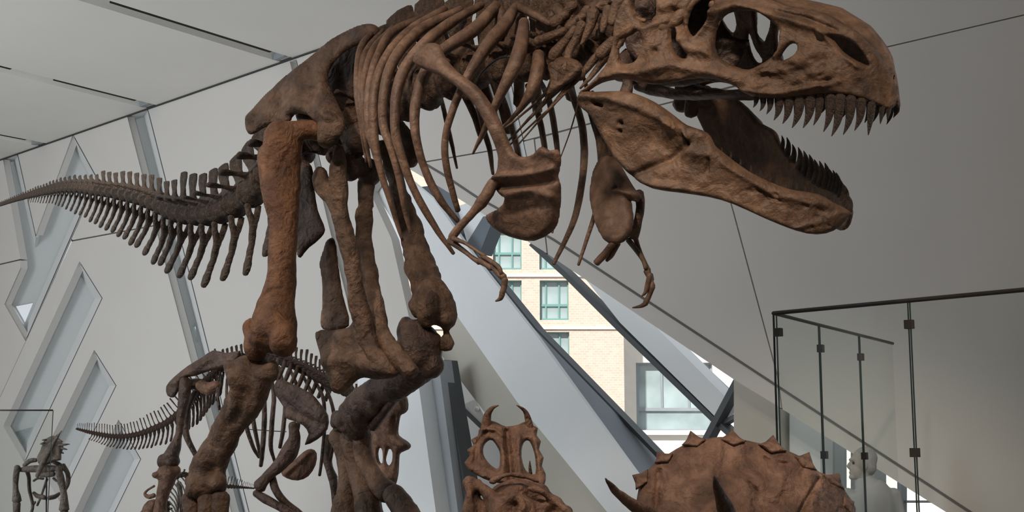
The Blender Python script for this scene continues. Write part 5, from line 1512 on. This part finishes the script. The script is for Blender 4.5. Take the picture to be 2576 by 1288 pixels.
# body: torso, arms, legs as one continuous figure
ch = V_(2182, 1320); hip = np.array([pb3[0], pb3[1], .93])
g.tube([[*V_(2168, 1206), .052, .055], [*V_(2174, 1222), .058, .06]], n=12, steps=1, ref=(0, 1, 0))
g.tube([[*V_(2178, 1218), .085, .08], [*V_(2184, 1232), .155, .11], [*V_(2186, 1262), .195, .13], [*V_(2186, 1360), .175, .12], [hip[0], hip[1], 1.05, .165, .125], [hip[0], hip[1], .86, .17, .13]], n=16, steps=4, ref=(0, 1, 0))
for s in (-1, 1):
    g.tube([[pb3[0] + s * .165, pb3[1], 1.43, .055, .06], [pb3[0] + s * .215, pb3[1] + .02, 1.22, .05, .052], [pb3[0] + s * .225, pb3[1] + .01, 1.08, .044, .046], [pb3[0] + s * .20, pb3[1] - .10, .90, .036, .036]], n=10, steps=3, ref=(0, 1, 0))
    g.tube([[pb3[0] + s * .085, pb3[1], .90, .085, .09], [pb3[0] + s * .09, pb3[1] - .01, .50, .06, .065], [pb3[0] + s * .09, pb3[1] + .02, .25, .05, .055], [pb3[0] + s * .09, pb3[1] + .02, .08, .04, .045]], n=12, steps=3, ref=(0, 1, 0))
    g.tube([[pb3[0] + s * .09, pb3[1] + .05, .045, .04, .04], [pb3[0] + s * .09 - .05, pb3[1] - .06, .04, .042, .036], [pb3[0] + s * .09 - .10, pb3[1] - .14, .032, .034, .026]], n=10, steps=2, ref=(0, 0, 1))
    hnd = arr([pb3[0] + s * .20, pb3[1] - .10, .88])
    g.ell(hnd + [0, -.01, -.03], (.022, .036, .045))
    for j in range(4):
        g.tube([[*(hnd + [0, -.035 + j * .019, -.06]), .009, .009], [*(hnd + [s * -.004, -.038 + j * .02, -.095]), .008, .008], [*(hnd + [s * -.016, -.038 + j * .02, -.122 + .006 * abs(j - 1.5)]), .007, .007]], n=6, steps=2, ref=(0, 1, 0))
    g.tube([[*(hnd + [s * -.01, -.04, -.02]), .011, .011], [*(hnd + [s * -.02, -.062, -.05]), .009, .009], [*(hnd + [s * -.022, -.068, -.075]), .008, .008]], n=6, steps=2, ref=(0, 1, 0))
body = g.build('body', 'coat', vis, .012, 3)
g = Geo()
hc = V_(2167, 1168)
g.ell(hc + [0.012, 0, .02], (.092, .078, .098))
g.ell(hc + [-.028, 0, -.045], (.064, .056, .074))
g.tube([[*(hc + [-.082, 0, .012]), .010, .012], [*(hc + [-.100, 0, -.014]), .014, .016], [*(hc + [-.088, 0, -.028]), .011, .014]], n=8, steps=2, ref=(0, 1, 0))
g.ell(hc + [-.082, 0, -.062], (.014, .026, .011)); g.ell(hc + [-.074, 0, -.094], (.024, .030, .022))
g.ell(hc + [-.070, 0, .034], (.022, .05, .014))
for s in (-1, 1):
    g.ell(hc + [.012, s * .076, -.012], (.018, .010, .032))
g.tube([[*(hc + [.01, 0, -.06]), .055, .055], [*V_(2172, 1214), .052, .055]], n=12, steps=1, ref=(0, 1, 0))
head = g.build('head', 'skin', vis, .006, 3)
for s in (-1, 1):
    Geo().ell(hc + [-.066, s * .033, .010], .012).build('eye', 'clip', head)
g = Geo()
g.ell(hc + [0.03, 0, .038], (.092, .086, .094)); g.ell(hc + [.045, 0, -.01], (.07, .083, .08))
g.build('hair', 'hair', vis, .008, 3, .003, 30)
g = Geo()
g.tube([[*V_(2168, 1208), .07, .068], [*V_(2176, 1217), .09, .085], [*V_(2182, 1228), .12, .1]], n=14, steps=2, ref=(0, 1, 0))
g.build('coat_collar', 'coat', vis, .01, 2)
